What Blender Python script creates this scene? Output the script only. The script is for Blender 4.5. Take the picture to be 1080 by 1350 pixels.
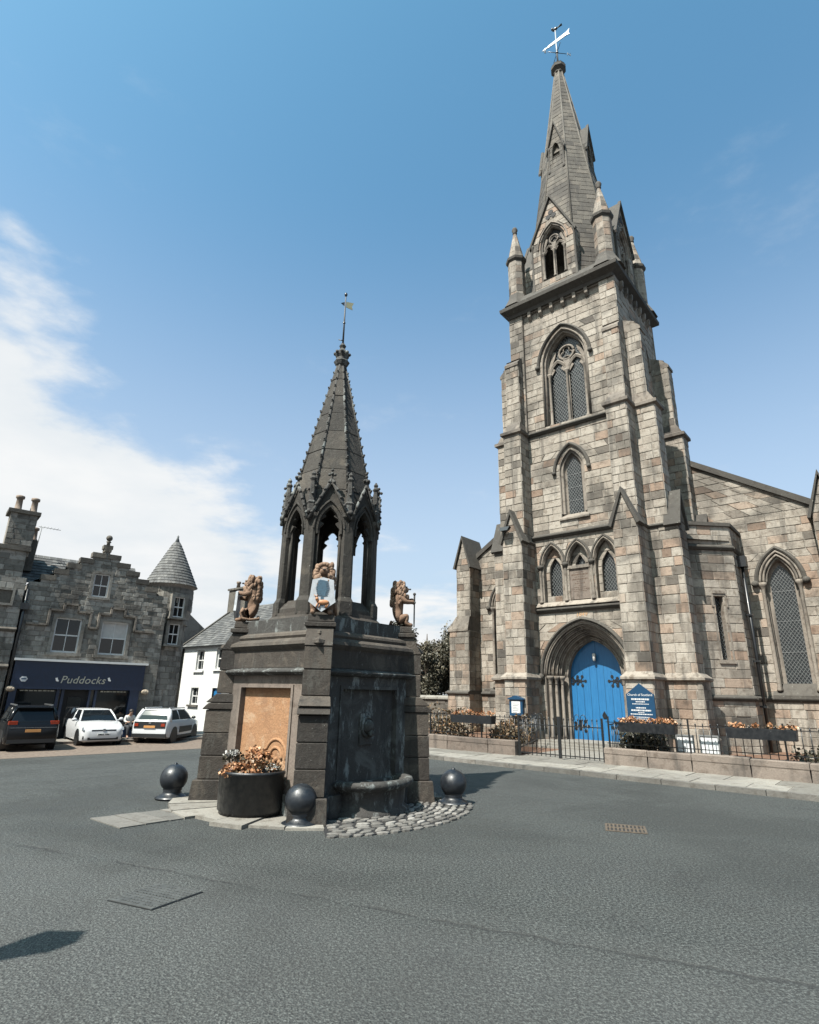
import bpy, math, random
from mathutils import Vector as V, Matrix
R_ = math.radians
for o in list(bpy.data.objects): bpy.data.objects.remove(o)
S = bpy.context.scene
COL = S.collection
# ------------------------------------------------------------------ camera
EYE = 1.75; FPX = 753.0
TH, RO, AZ = R_(17.585), R_(1.142), R_(-49.73)
_fw = V((0, math.cos(TH), math.sin(TH))); _up = V((0, -math.sin(TH), math.cos(TH))); _rt = V((1, 0, 0))
CR = _rt*math.cos(RO) + _up*math.sin(RO); CU = -_rt*math.sin(RO) + _up*math.cos(RO)
CAMP = V((0, 0, EYE))
cam = bpy.data.cameras.new('camera'); camo = bpy.data.objects.new('camera', cam); COL.objects.link(camo)
m = Matrix.Identity(4)
for i in range(3):
    m[i][0] = CR[i]; m[i][1] = CU[i]; m[i][2] = -_fw[i]; m[i][3] = CAMP[i]
camo.matrix_world = m
cam.sensor_fit = 'HORIZONTAL'; cam.sensor_width = 36; cam.lens = 36*FPX/1080
cam.clip_start = .05; cam.clip_end = 3000
S.camera = camo
# ------------------------------------------------------------------ sky, sun, exposure
SUN_AZ, SUN_EL = R_(223), R_(56)
S.view_settings.view_transform = 'Standard'; S.view_settings.look = 'None'
S.view_settings.gamma = 1; S.view_settings.use_curve_mapping = False
S.view_settings.exposure = 1.3
W = bpy.data.worlds.new('World'); S.world = W; W.use_nodes = True
def build_world():
    nt = W.node_tree; N = nt.nodes; L = nt.links; N.clear()
    out = N.new('ShaderNodeOutputWorld'); bg = N.new('ShaderNodeBackground'); bg.inputs[1].default_value = .095
    sky = N.new('ShaderNodeTexSky'); sky.sky_type = 'NISHITA'; sky.sun_disc = False
    sky.sun_elevation = SUN_EL; sky.sun_rotation = SUN_AZ; sky.altitude = 60
    sky.air_density = 1.0; sky.dust_density = 3.0; sky.ozone_density = 2.2
    tc = N.new('ShaderNodeTexCoord')
    def math_(op, a, b=None, c=None):
        n = N.new('ShaderNodeMath'); n.operation = op
        for i, x in enumerate((a, b, c)):
            if x is None: continue
            if isinstance(x, (int, float)): n.inputs[i].default_value = x
            else: L.new(x, n.inputs[i])
        return n.outputs[0]
    sep = N.new('ShaderNodeSeparateXYZ'); L.new(tc.outputs['Generated'], sep.inputs[0])
    x, y, z = sep.outputs
    # clouds lie on a flat layer high above: direction divided by its height
    zz = math_('ADD', math_('MAXIMUM', z, 0.0), .16)
    comb = N.new('ShaderNodeCombineXYZ'); L.new(math_('DIVIDE', x, zz), comb.inputs[0]); L.new(math_('DIVIDE', y, zz), comb.inputs[1])
    L.new(math_('MULTIPLY', z, 2.2), comb.inputs[2])
    n1 = N.new('ShaderNodeTexNoise'); n1.inputs['Scale'].default_value = 1.5; n1.inputs['Detail'].default_value = 9; n1.inputs['Roughness'].default_value = .55
    L.new(comb.outputs[0], n1.inputs['Vector'])
    n2 = N.new('ShaderNodeTexNoise'); n2.inputs['Scale'].default_value = 3.2; n2.inputs['Detail'].default_value = 8; n2.inputs['Roughness'].default_value = .62
    L.new(comb.outputs[0], n2.inputs['Vector'])
    # the bank of cloud stands to the north-west: dense low and left, breaking up to the right and overhead
    az = math_('ARCTAN2', x, y)                       # 0 = +Y, negative = left
    el = math_('ARCSINE', z)
    bank = math_('SUBTRACT', math_('MINIMUM', math_('MULTIPLY_ADD', az, -.66, .12), .60), el)      # > 0 inside the bank
    low = math_('SUBTRACT', .17, el)
    bank = math_('MAXIMUM', bank, math_('MULTIPLY', low, .8))
    d = math_('ADD', math_('MULTIPLY', bank, 2.6), math_('MULTIPLY', math_('SUBTRACT', n1.outputs[0], .5), 1.7))
    d = math_('ADD', d, math_('MULTIPLY', math_('SUBTRACT', n2.outputs[0], .5), .5))
    mr = N.new('ShaderNodeMapRange'); mr.interpolation_type = 'SMOOTHSTEP'
    mr.inputs['From Min'].default_value = -.10; mr.inputs['From Max'].default_value = .24
    L.new(d, mr.inputs[0])
    # thin wisps elsewhere
    w = N.new('ShaderNodeMapRange'); w.interpolation_type = 'SMOOTHSTEP'
    w.inputs['From Min'].default_value = .56; w.inputs['From Max'].default_value = .82; w.inputs['To Max'].default_value = .18
    L.new(n2.outputs[0], w.inputs[0])
    dens = math_('MAXIMUM', mr.outputs[0], w.outputs[0])
    cr = N.new('ShaderNodeValToRGB'); cr.color_ramp.elements[0].position = .33; cr.color_ramp.elements[1].position = .62
    cr.color_ramp.elements[0].color = (3.3, 3.55, 3.75, 1); cr.color_ramp.elements[1].color = (3.95, 4.02, 4.05, 1)
    L.new(n1.outputs[0], cr.inputs[0])
    # deep teal overhead, milky haze towards the horizon all the way round
    up = N.new('ShaderNodeMapRange'); up.interpolation_type = 'SMOOTHSTEP'; L.new(z, up.inputs[0]); up.inputs['From Min'].default_value = .15; up.inputs['From Max'].default_value = .95
    tcol = N.new('ShaderNodeMix'); tcol.data_type = 'RGBA'; L.new(up.outputs[0], tcol.inputs[0]); tcol.inputs[6].default_value = SKYLOW; tcol.inputs[7].default_value = SKYTOP
    tint = N.new('ShaderNodeMix'); tint.data_type = 'RGBA'; tint.blend_type = 'MULTIPLY'; tint.inputs[0].default_value = 1
    L.new(sky.outputs[0], tint.inputs[6]); L.new(tcol.outputs[2], tint.inputs[7])
    hz = N.new('ShaderNodeMapRange'); hz.interpolation_type = 'SMOOTHSTEP'; L.new(z, hz.inputs[0])
    hz.inputs['From Min'].default_value = 0; hz.inputs['From Max'].default_value = .75; hz.inputs['To Min'].default_value = .78; hz.inputs['To Max'].default_value = 0
    hazy = N.new('ShaderNodeMix'); hazy.data_type = 'RGBA'; L.new(hz.outputs[0], hazy.inputs[0]); L.new(tint.outputs[2], hazy.inputs[6]); hazy.inputs[7].default_value = (2.65, 3.1, 3.6, 1)
    tint = hazy
    mix = N.new('ShaderNodeMix'); mix.data_type = 'RGBA'
    L.new(dens, mix.inputs[0]); L.new(tint.outputs[2], mix.inputs[6]); L.new(cr.outputs[0], mix.inputs[7])
    L.new(mix.outputs[2], bg.inputs[0]); L.new(bg.outputs[0], out.inputs[0])
SKYLOW = (.98, 1.06, 1.02, 1); SKYTOP = (.56, 1.02, 1.0, 1)
build_world()
sl = bpy.data.lights.new('sun', 'SUN'); sl.energy = 5.0; sl.angle = R_(.53); sl.color = (1, .94, .86)
so = bpy.data.objects.new('sun', sl); COL.objects.link(so)
SUNV = V((math.sin(SUN_AZ)*math.cos(SUN_EL), math.cos(SUN_AZ)*math.cos(SUN_EL), math.sin(SUN_EL)))
so.rotation_euler = SUNV.to_track_quat('Z', 'Y').to_euler(); so.location = SUNV*60
# ------------------------------------------------------------------ pixels of the photograph -> rays -> points
def ray(x, y): return CR*((x-540)/FPX) + CU*((675-y)/FPX) + _fw
def gz(x, y, z=0.0):
    d = ray(x, y); return CAMP + d*((z-EYE)/d.z)
def onplane(x, y, n, D):
    d = ray(x, y); return CAMP + d*((D-CAMP.dot(n))/d.dot(n))
def proj(p):
    q = p-CAMP; w = q.dot(_fw)
    if w < .1: return None
    return 540+FPX*q.dot(CR)/w, 675-FPX*q.dot(CU)/w
# ------------------------------------------------------------------ materials
MATS = {}
ALB = .60      # overall reflectance level that goes with the exposure set at the top
class NB:
    def __init__(s, name):
        s.m = bpy.data.materials.new(name); s.m.use_nodes = True; s.nt = s.m.node_tree; s.N = s.nt.nodes; s.L = s.nt.links
        s.N.clear(); s.out = s.N.new('ShaderNodeOutputMaterial'); s.b = s.N.new('ShaderNodeBsdfPrincipled')
        s.L.new(s.b.outputs[0], s.out.inputs[0]); MATS[name] = s.m
        s.tc = s.N.new('ShaderNodeTexCoord'); s.geo = s.N.new('ShaderNodeNewGeometry')
    def set(s, sock, v):
        if hasattr(v, 'is_output'): s.L.new(v, sock)
        else: sock.default_value = (v if not isinstance(v, tuple) or len(v) != 3 or sock.type != 'RGBA' else (*v, 1))
    def noise(s, scale, detail=4, rough=.55, vec=None, stretch=None, dist=0):
        n = s.N.new('ShaderNodeTexNoise'); n.inputs['Scale'].default_value = scale; n.inputs['Detail'].default_value = detail
        n.inputs['Roughness'].default_value = rough; n.inputs['Distortion'].default_value = dist
        v = vec or s.geo.outputs['Position']
        if stretch:
            mp = s.N.new('ShaderNodeMapping'); mp.inputs['Scale'].default_value = stretch; s.L.new(v, mp.inputs[0]); v = mp.outputs[0]
        s.L.new(v, n.inputs['Vector']); return n.outputs[0]
    def voro(s, scale, feature='F1', vec=None):
        n = s.N.new('ShaderNodeTexVoronoi'); n.feature = feature; n.inputs['Scale'].default_value = scale
        s.L.new(vec or s.geo.outputs['Position'], n.inputs['Vector']); return n
    def ramp(s, fac, stops):
        n = s.N.new('ShaderNodeValToRGB'); e = n.color_ramp.elements
        while len(e) < len(stops): e.new(.5)
        for el, (p, c) in zip(e, stops):
            el.position = p; el.color = (*c, 1) if len(c) == 3 else c
        s.L.new(fac, n.inputs[0]); return n.outputs[0]
    def rng(s, fac, a, b, c=0, d=1, smooth=True):
        n = s.N.new('ShaderNodeMapRange'); n.interpolation_type = 'SMOOTHSTEP' if smooth else 'LINEAR'
        for i, x in enumerate((a, b, c, d)): n.inputs[i+1].default_value = x
        s.L.new(fac, n.inputs[0]); return n.outputs[0]
    def mix(s, fac, a, b, mode='MIX'):
        n = s.N.new('ShaderNodeMix'); n.data_type = 'RGBA'; n.blend_type = mode
        s.set(n.inputs[0], fac); s.set(n.inputs[6], a); s.set(n.inputs[7], b); return n.outputs[2]
    def math(s, op, a, b=0.0, c=0.0):
        n = s.N.new('ShaderNodeMath'); n.operation = op
        for i, x in enumerate((a, b, c)): s.set(n.inputs[i], x)
        return n.outputs[0]
    def attr(s, name='tint'):
        n = s.N.new('ShaderNodeAttribute'); n.attribute_name = name
        p = s.N.new('ShaderNodeSeparateColor'); s.L.new(n.outputs['Color'], p.inputs[0]); return p.outputs
    def bump(s, h, strength=.4, dist=.01, prev=None):
        n = s.N.new('ShaderNodeBump'); n.inputs['Strength'].default_value = strength; n.inputs['Distance'].default_value = dist
        s.L.new(h, n.inputs['Height'])
        if prev: s.L.new(prev, n.inputs['Normal'])
        return n.outputs[0]
    def done(s, col=None, rough=None, nrm=None, **kw):
        if col is not None: s.set(s.b.inputs['Base Color'], s.mix(1.0, col, (ALB,)*3, 'MULTIPLY'))
        if rough is not None: s.set(s.b.inputs['Roughness'], rough)
        if nrm is not None: s.L.new(nrm, s.b.inputs['Normal'])
        for k, v in kw.items(): s.set(s.b.inputs[k.replace('_', ' ')], v)
        return s.m
def stone_mat(name, stops, dark=(.05, .045, .04), stain=.6, streak=.5, bumpd=.012, fine=34, lichen=0, mot=.5):
    """ashlar / carved stone: each block picks its colour by its tint; soot and rain streaks have shapes of their own"""
    n = NB(name); r, g, b = n.attr()
    c = n.ramp(r, stops)
    grain = n.noise(fine, 6, .65)
    c = n.mix(.55, c, n.ramp(grain, [(.25, (.35,)*3), (.75, (1.1,)*3)]), 'MULTIPLY')
    mott = n.noise(5.5, 5, .6)
    c = n.mix(n.rng(mott, .50, .70, 0, mot), c, (.30, .24, .18), 'MULTIPLY')
    st = n.noise(.55, 6, .62, dist=.6)
    c = n.mix(n.rng(st, .46, .64, 0, stain), c, dark)
    sk = n.noise(1.0, 5, .6, stretch=(3.4, 3.4, .38))
    c = n.mix(n.rng(sk, .51, .68, 0, streak), c, dark)
    if lichen:
        li = n.noise(9, 6, .7); c = n.mix(n.rng(li, .63, .7, 0, lichen), c, (.42, .43, .38))
    h = n.math('ADD', n.math('MULTIPLY', grain, .6), n.noise(fine*.3, 5, .6))
    return n.done(c, .9, n.bump(h, .7, bumpd))
def plain_mat(name, col, rough=.5, metal=0, var=.25, scale=6, bump=0, **kw):
    n = NB(name); no = n.noise(scale, 5, .6)
    lo = tuple(c*(1-var) for c in col); hi = tuple(min(1, c*(1+var)) for c in col)
    c = n.ramp(no, [(.3, lo), (.7, hi)])
    nr = n.bump(n.noise(scale*6, 4), .5, bump) if bump else None
    return n.done(c, rough, nr, Metallic=metal, **kw)
# ------------------------------------------------------------------ mesh building
def obj(name, me, parent=None, label=None, cat=None, group=None, kind=None, loc=None, rotz=None):
    o = bpy.data.objects.new(name, me); COL.objects.link(o)
    if parent: o.parent = parent
    tag(o, label, cat, group, kind)
    if loc is not None: o.location = loc
    if rotz is not None: o.rotation_euler = (0, 0, rotz)
    return o
def tag(o, label=None, cat=None, group=None, kind=None):
    if label: o['label'] = label
    if cat: o['category'] = cat
    if group: o['group'] = group
    if kind: o['kind'] = kind
    return o
def empty(name, loc=(0, 0, 0), rotz=0, label=None, cat=None, group=None, kind=None):
    o = obj(name, None, None, label, cat, group, kind, loc, rotz); o.empty_display_size = .3; return o
def copy_tree(o, parent=None):
    c = o.copy(); COL.objects.link(c); c.parent = parent
    for ch in o.children: copy_tree(ch, c)
    return c
class FR:
    """a plane with an outward normal: p along it, q up it, d out of it"""
    def __init__(s, o, a, b=(0, 0, 1)):
        s.o = V(o); s.a = V(a).normalized(); s.b = V(b).normalized(); s.n = s.a.cross(s.b).normalized()
    def __call__(s, p, q, d=0.0): return s.o + s.a*p + s.b*q + s.n*d
class MB:
    def __init__(s): s.v = []; s.f = []; s.t = []; s.sm = []
    def add(s, vs, fs, t=(.5, .5), smooth=False):
        k = len(s.v); s.v += [tuple(x) for x in vs]
        for f in fs: s.f.append([i+k for i in f]); s.t.append(t); s.sm.append(smooth)
        return s
    def box(s, x0, x1, y0, y1, z0, z1, t=(.5, .5)):
        vs = [(x, y, z) for z in (z0, z1) for y in (y0, y1) for x in (x0, x1)]
        return s.add(vs, [(0, 2, 3, 1), (4, 5, 7, 6), (0, 1, 5, 4), (2, 6, 7, 3), (0, 4, 6, 2), (1, 3, 7, 5)], t)
    def fbox(s, F, p0, p1, q0, q1, d0, d1, t=(.5, .5)):
        vs = [F(p, q, d) for d in (d0, d1) for q in (q0, q1) for p in (p0, p1)]
        return s.add(vs, [(0, 2, 3, 1), (4, 5, 7, 6), (0, 1, 5, 4), (2, 6, 7, 3), (0, 4, 6, 2), (1, 3, 7, 5)], t)
    def prism(s, F, poly, d0, d1, t=(.5, .5)):
        n = len(poly); vs = [F(p, q, d0) for p, q in poly] + [F(p, q, d1) for p, q in poly]
        return s.add(vs, [list(range(n))[::-1], list(range(n, 2*n))] + [(i, (i+1) % n, n+(i+1) % n, n+i) for i in range(n)], t)
    def loft(s, rings, t=(.5, .5), caps=True, closed=True, smooth=False):
        n = len(rings[0]); vs = [p for r in rings for p in r]; fs = []
        for k in range(len(rings)-1):
            for i in range(n if closed else n-1):
                j = (i+1) % n; fs.append((k*n+i, k*n+j, (k+1)*n+j, (k+1)*n+i))
        if caps: fs += [list(range(n))[::-1], [(len(rings)-1)*n+i for i in range(n)]]
        return s.add(vs, fs, t, smooth)
    def lathe(s, cx, cy, prof, n=16, t=(.5, .5), rot=0, smooth=True, caps=True):
        rings = [[(cx+r*math.cos(rot+2*math.pi*i/n), cy+r*math.sin(rot+2*math.pi*i/n), z) for i in range(n)] for r, z in prof]
        return s.loft(rings, t, caps, True, smooth)
    def tube(s, pts, r, n=6, t=(.5, .5), smooth=True):
        pts = [V(p) for p in pts]; rings = []
        rr = r if isinstance(r, (list, tuple)) else [r]*len(pts)
        pu = None
        for i, p in enumerate(pts):
            d = (pts[min(i+1, len(pts)-1)]-pts[max(i-1, 0)]).normalized()
            if pu is None: u = d.orthogonal().normalized()
            else:
                u = (pu-d*pu.dot(d))
                u = u.normalized() if u.length > 1e-5 else d.orthogonal().normalized()
            pu = u; w = d.cross(u)
            rings.append([p+(u*math.cos(2*math.pi*k/n)+w*math.sin(2*math.pi*k/n))*rr[i] for k in range(n)])
        return s.loft(rings, t, True, True, smooth)
    def sweep(s, paths, t=(.5, .5), smooth=False, closed=True):
        """paths = one polyline per profile point; neighbours are skinned together"""
        m_ = len(paths); n = len(paths[0]); vs = [p for q in paths for p in q]; fs = []
        for k in range(m_ if closed else m_-1):
            j = (k+1) % m_
            for i in range(n-1): fs.append((k*n+i, k*n+i+1, j*n+i+1, j*n+i))
        if closed: fs += [[k*n for k in range(m_)], [k*n+n-1 for k in range(m_)][::-1]]
        return s.add(vs, fs, t, smooth)
    def ball(s, c, r, nu=10, nv=7, t=(.5, .5), sc=(1, 1, 1)):
        rings = []
        for k in range(nv+1):
            a = math.pi*k/nv - math.pi/2; a = max(min(a, 1.55), -1.55)
            rings.append([(c[0]+r*sc[0]*math.cos(a)*math.cos(2*math.pi*i/nu), c[1]+r*sc[1]*math.cos(a)*math.sin(2*math.pi*i/nu), c[2]+r*sc[2]*math.sin(a)) for i in range(nu)])
        return s.loft(rings, t, True, True, True)
    def mesh(s, name, mat):
        me = bpy.data.meshes.new(name); me.from_pydata(s.v, [], s.f)
        a = me.attributes.new('tint', 'FLOAT_COLOR', 'FACE'); fl = []
        for t in s.t: fl += [t[0], t[1], 0, 1]
        a.data.foreach_set('color', fl)
        me.polygons.foreach_set('use_smooth', s.sm); me.materials.append(MATS[mat]); me.update(); return me
    def build(s, name, mat, parent=None, fix=True, **kw):
        me = s.mesh(name, mat)
        if fix:
            import bmesh
            bm = bmesh.new(); bm.from_mesh(me); bmesh.ops.recalc_face_normals(bm, faces=bm.faces); bm.to_mesh(me); bm.free()
        return obj(name, me, parent, **kw)
# ------------------------------------------------------------------ pointed arches
class Arch:
    def __init__(s, cx, a, zs, apex, zb):
        s.cx, s.a, s.zs, s.zb = cx, a, zs, zb; h = apex-zs; s.R = (a*a+h*h)/(2*a); s.apex = apex
    def off(s, r):
        k = Arch.__new__(Arch); k.cx, k.a, k.zs, k.zb, k.R = s.cx, s.a+r, s.zs, s.zb, s.R+r
        k.apex = k.zs + math.sqrt(max(1e-6, k.R**2-(k.R-k.a)**2)); return k
    def hw(s, z):
        if z < s.zb or z > s.apex: return None
        if z <= s.zs: return s.a
        return max(0.0, math.sqrt(max(0, s.R**2-(z-s.zs)**2))-(s.R-s.a))
    def pts(s, n=9, jamb=True):
        am = math.acos(max(-1, min(1, (s.R-s.a)/s.R))); out = []
        rt = [(s.cx+s.R*math.cos(am*i/n)-(s.R-s.a), s.zs+s.R*math.sin(am*i/n)) for i in range(n+1)]
        lf = [(2*s.cx-x, z) for x, z in rt]
        out = lf + rt[::-1][1:]
        if jamb: out = [(s.cx-s.a, s.zb)] + out + [(s.cx+s.a, s.zb)]
        return out
    def events(s): return [s.zb, s.apex] + ([s.zs] if s.apex > s.zs+.01 else [])
class Box2:
    def __init__(s, x0, x1, z0, z1): s.cx = (x0+x1)/2; s.a = (x1-x0)/2; s.zb = z0; s.apex = z1
    def hw(s, z): return s.a if s.zb <= z <= s.apex else None
    def events(s): return [s.zb, s.apex]
    def pts(s, n=0, jamb=True): return [(s.cx-s.a, s.zb), (s.cx-s.a, s.apex), (s.cx+s.a, s.apex), (s.cx+s.a, s.zb)]
    def off(s, r): return Box2(s.cx-s.a-r, s.cx+s.a+r, s.zb, s.apex+r)
def arch_sweep(mb, F, A, prof, jamb=True, t=(.5, .5), n=9, smooth=False, closed=True):
    mb.sweep([[F(p, q, d) for p, q in A.off(r).pts(n, jamb)] for r, d in prof], t, smooth, closed)
def roll(r, d, rad, n=6): return [(r+rad*math.cos(2*math.pi*i/n), d+rad*math.sin(2*math.pi*i/n)) for i in range(n)]
def lattice(mb, F, A, d, step=.115, wdt=.0055, asp=1.35):
    """diamond leading"""
    x0, x1, z0, z1 = A.cx-A.a, A.cx+A.a, A.zb, A.apex
    hx, hz = step/2, step*asp/2
    for sgn in (1, -1):
        for i in range(-1, int((x1-x0)/hx)+2):
            for j in range(-1, int((z1-z0)/hz)+2):
                if (i+j) % 2 == 0 and sgn == 1 or (i+j) % 2 and sgn == -1:
                    ax, az = x0+i*hx, z0+j*hz; bx, bz = ax+hx, az+hz*sgn
                    if sgn == -1: az, bz = az+0, az-hz
                    mx, mz = (ax+bx)/2, (az+bz)/2; h = A.hw(mz)
                    if h is None or abs(mx-A.cx) > h: continue
                    l = math.hypot(bx-ax, bz-az); nx, nz = -(bz-az)/l*wdt, (bx-ax)/l*wdt
                    mb.add([F(ax+nx, az+nz, d), F(bx+nx, bz+nz, d), F(bx-nx, bz-nz, d), F(ax-nx, az-nz, d)], [(0, 1, 2, 3)])
# ------------------------------------------------------------------ walls of cut stone
class Stones:
    """collects blocks; the 300 that show largest become parts, the others one mesh"""
    def __init__(s): s.back = MB(); s.st = []
    def wall(s, F, x0, x1, z0, z1, ch, slen, holes=(), rnd=None, xr=None, events=(), proud=(.008, .03), gap=.006, skip=None, cham=.012, tint=None, back=True):
        rnd = rnd or random
        ev = sorted({round(e, 3) for e in [z0, z1, *events] + [e for h in holes for e in h.events()] if z0-1e-6 <= e <= z1+1e-6})
        lv = [ev[0]]
        for e in ev[1:]:
            if e-lv[-1] < .04: 
                continue
            k = max(1, round((e-lv[-1])/ch)); b = lv[-1]
            lv += [b+(e-b)*(i+1)/k for i in range(k)]
        lv[-1] = z1
        for ci in range(len(lv)-1):
            za, zb = lv[ci], lv[ci+1]
            def iv(z):
                l, r = xr(z) if xr else (x0, x1)
                out = [(l, r)]
                for h in holes:
                    w = h.hw(z)
                    if w is None or w <= 0: continue
                    nx = []
                    for l, r in out:
                        a, b = h.cx-w, h.cx+w
                        if b <= l or a >= r: nx.append((l, r)); continue
                        if a-l > .015: nx.append((l, a))
                        if r-b > .015: nx.append((b, r))
                    out = nx
                return out
            A, B = iv(za+.002), iv(zb-.002)
            if len(A) != len(B): A = B = iv((za+zb)/2)
            for (l0, r0), (l1, r1) in zip(A, B):
                if r0-l0 < .01 and r1-l1 < .01: continue
                if back: s.back.add([F(l0, za), F(r0, za), F(r1, zb), F(l1, zb)], [(0, 1, 2, 3)], (.4, .5))
                L = (r0-l0+r1-l1)/2; cuts = [0]
                pos = slen*rnd.uniform(.45, 1.15)
                while pos < L-slen*.35: cuts.append(pos/L); pos += slen*rnd.uniform(.6, 1.35)
                cuts.append(1)
                for u, w in zip(cuts, cuts[1:]):
                    p = rnd.uniform(*proud); g = gap; c = cham
                    la, ra, lb, rb = l0+(r0-l0)*u+g, l0+(r0-l0)*w-g, l1+(r1-l1)*u+g, l1+(r1-l1)*w-g
                    if ra-la < .03 and rb-lb < .03: continue
                    if ra < la: la = ra = (la+ra)/2
                    if rb < lb: lb = rb = (lb+rb)/2
                    c = min(c, (ra-la)/3 if ra > la else c, (rb-lb)/3 if rb > lb else c, (zb-za)/5)
                    z_0, z_1 = za+g, zb-g
                    vs = [F(la, z_0), F(ra, z_0), F(rb, z_1), F(lb, z_1),
                          F(la+c, z_0+c, p), F(ra-c, z_0+c, p), F(rb-c, z_1-c, p), F(lb+c, z_1-c, p)]
                    t = tint(rnd) if tint else (rnd.random(), rnd.random())
                    s.st.append((vs, t))
    FC = [(4, 5, 6, 7), (0, 1, 5, 4), (1, 2, 6, 5), (2, 3, 7, 6), (3, 0, 4, 7)]
    def flush(s, parent, mat, name='stone', keep=300, xf=None, backmat=None, restname='stonework', backname='wall_core'):
        xf = xf or parent.matrix_world
        sc = []
        for i, (vs, t) in enumerate(s.st):
            P = [proj(xf @ V(v)) for v in vs[4:8]]
            ar = 0
            if all(P):
                ar = sum(P[k][0]*P[(k+1) % 4][1]-P[(k+1) % 4][0]*P[k][1] for k in range(4))/2
                cx = sum(p[0] for p in P)/4; cy = sum(p[1] for p in P)/4
                if not (0 < cx < 1080 and 0 < cy < 1350): ar = 0
            sc.append((-ar, i))          # outward faces run anticlockwise seen from the front: negative area in pixel space
        sc.sort(reverse=True); big = {i for a, i in sc[:keep] if a > 0}
        rest = MB()
        for i, (vs, t) in enumerate(s.st):
            if i in big:
                b = MB().add(vs, s.FC, t); b.build(name, mat, parent, fix=False)
            else: rest.add(vs, s.FC, t)
        if rest.v: rest.build(restname, mat, parent, fix=False, kind='stuff')
        if s.back.v: s.back.build(backname, backmat or mat, parent, fix=False)
class Pieces:
    """every shape added becomes a part of its own"""
    def __init__(s, name, mat, parent): s.n, s.m, s.p = name, mat, parent
    def __getattr__(s, k):
        def f(*a, **kw): return getattr(MB(), k)(*a, **kw).build(s.n, s.m, s.p)
        return f
def string_course(mb, F, x0, x1, z, h=.16, pr=.12, t=(.3, .5), ends=True):
    """weathered string: sloped top, hollow below"""
    pf = [(0, -.02), (-h*.9, -.02), (-h*.75, pr*.55), (-h*.35, pr), (-h*.15, pr), (h*.45, -.02)]
    if isinstance(mb, Pieces): mb = Pieces('string_course', 'coping_stone' if mb.m == 'sandstone_trim' else mb.m, mb.p)
    mb.sweep([[F(x0, z+q, d), F(x1, z+q, d)] for q, d in pf], t)
def text_mesh(s, size, mat, name='lettering', shear=0, align='CENTER', spacing=1.0, ext=.004):
    cu = bpy.data.curves.new('t', 'FONT'); cu.body = s; cu.size = size; cu.shear = shear; cu.align_x = align; cu.extrude = ext
    cu.space_character = spacing; cu.resolution_u = 3
    o = bpy.data.objects.new('t', cu); me = bpy.data.meshes.new_from_object(o); me.name = name
    me.materials.clear(); me.materials.append(MATS[mat]); bpy.data.objects.remove(o); return me
def put_text(parent, F, p, q, d, s, size, mat, name='lettering', **kw):
    me = text_mesh(s, size, mat, name, **kw); o = obj(name, me, parent)
    mm = Matrix.Identity(4)
    for i in range(3): mm[i][0] = F.a[i]; mm[i][1] = F.b[i]; mm[i][2] = F.n[i]; mm[i][3] = F(p, q, d)[i]
    o.matrix_local = mm; return o
def leaves(mb, pts, size, rnd, up=.3, asp=.55):
    """little folded leaves at the points"""
    for p, t in pts:
        d = V((rnd.gauss(0, 1), rnd.gauss(0, 1), rnd.gauss(0, 1)+up)).normalized(); u = d.orthogonal().normalized()
        u.rotate(Matrix.Rotation(rnd.uniform(0, 6.28), 3, d)); w = d.cross(u)
        L = size*rnd.uniform(.6, 1.4); a = L*asp
        P = V(p)
        mb.add([P-d*L*.5, P+u*a*.5+w*a*.12, P+d*L*.5, P-u*a*.5+w*a*.12], [(0, 1, 2), (0, 2, 3)], t)
# ------------------------------------------------------------------ the materials of the place
stone_mat('sandstone', [(0, (.11, .095, .08)), (.09, (.21, .185, .155)), (.2, (.37, .325, .27)), (.5, (.465, .415, .35)), (.74, (.535, .485, .415)), (.82, (.48, .39, .31)), (.93, (.455, .33, .245)), (1, (.24, .17, .125))], dark=(.055, .05, .043), stain=.62, streak=.55, mot=.55, bumpd=.016)
stone_mat('sandstone_trim', [(0, (.25, .215, .18)), (1, (.42, .37, .31))], stain=.65, streak=.65, mot=.7)
stone_mat('sooty_stone', [(0, (.11, .10, .085)), (.5, (.165, .15, .125)), (1, (.225, .20, .165))], stain=.7, streak=.6)
stone_mat('coping_stone', [(0, (.075, .07, .06)), (1, (.15, .135, .115))], stain=.6, streak=.4, lichen=.5)
stone_mat('shop_stone', [(0, (.19, .178, .155)), (.5, (.36, .34, .30)), (1, (.52, .495, .445))], stain=.5, streak=.45, mot=.6)
stone_mat('pink_stone', [(0, (.20, .158, .13)), (1, (.29, .24, .20))], stain=.5, streak=.6)
stone_mat('slab', [(0, (.20, .19, .165)), (.5, (.29, .272, .238)), (1, (.38, .36, .315))], stain=.35, streak=0, dark=(.12, .11, .1))
stone_mat('kerb', [(0, (.16, .155, .14)), (1, (.30, .28, .25))], stain=.5, streak=0)
stone_mat('cobble', [(0, (.09, .087, .08)), (.5, (.20, .192, .175)), (1, (.38, .365, .335))], stain=.3, streak=0, dark=(.09, .085, .08))
stone_mat('lion_stone', [(0, (.27, .165, .105)), (1, (.42, .28, .19))], dark=(.14, .085, .055), stain=.3, streak=.3, fine=60)
stone_mat('wall_rubble', [(0, (.10, .085, .07)), (.5, (.15, .13, .105)), (1, (.22, .19, .155))], stain=.6, streak=.5)
stone_mat('slate', [(0, (.085, .088, .09)), (.5, (.15, .153, .152)), (1, (.235, .235, .225))], dark=(.05, .052, .05), stain=.4, streak=.4, fine=20)
n = NB('asphalt')
pos = n.geo.outputs['Position']
chip = n.voro(60); chip2 = n.noise(38, 3, .75); chip3 = n.noise(95, 2, .6); big = n.noise(.33, 6, .6, dist=.5); mid = n.noise(2.2, 6, .65)
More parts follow.
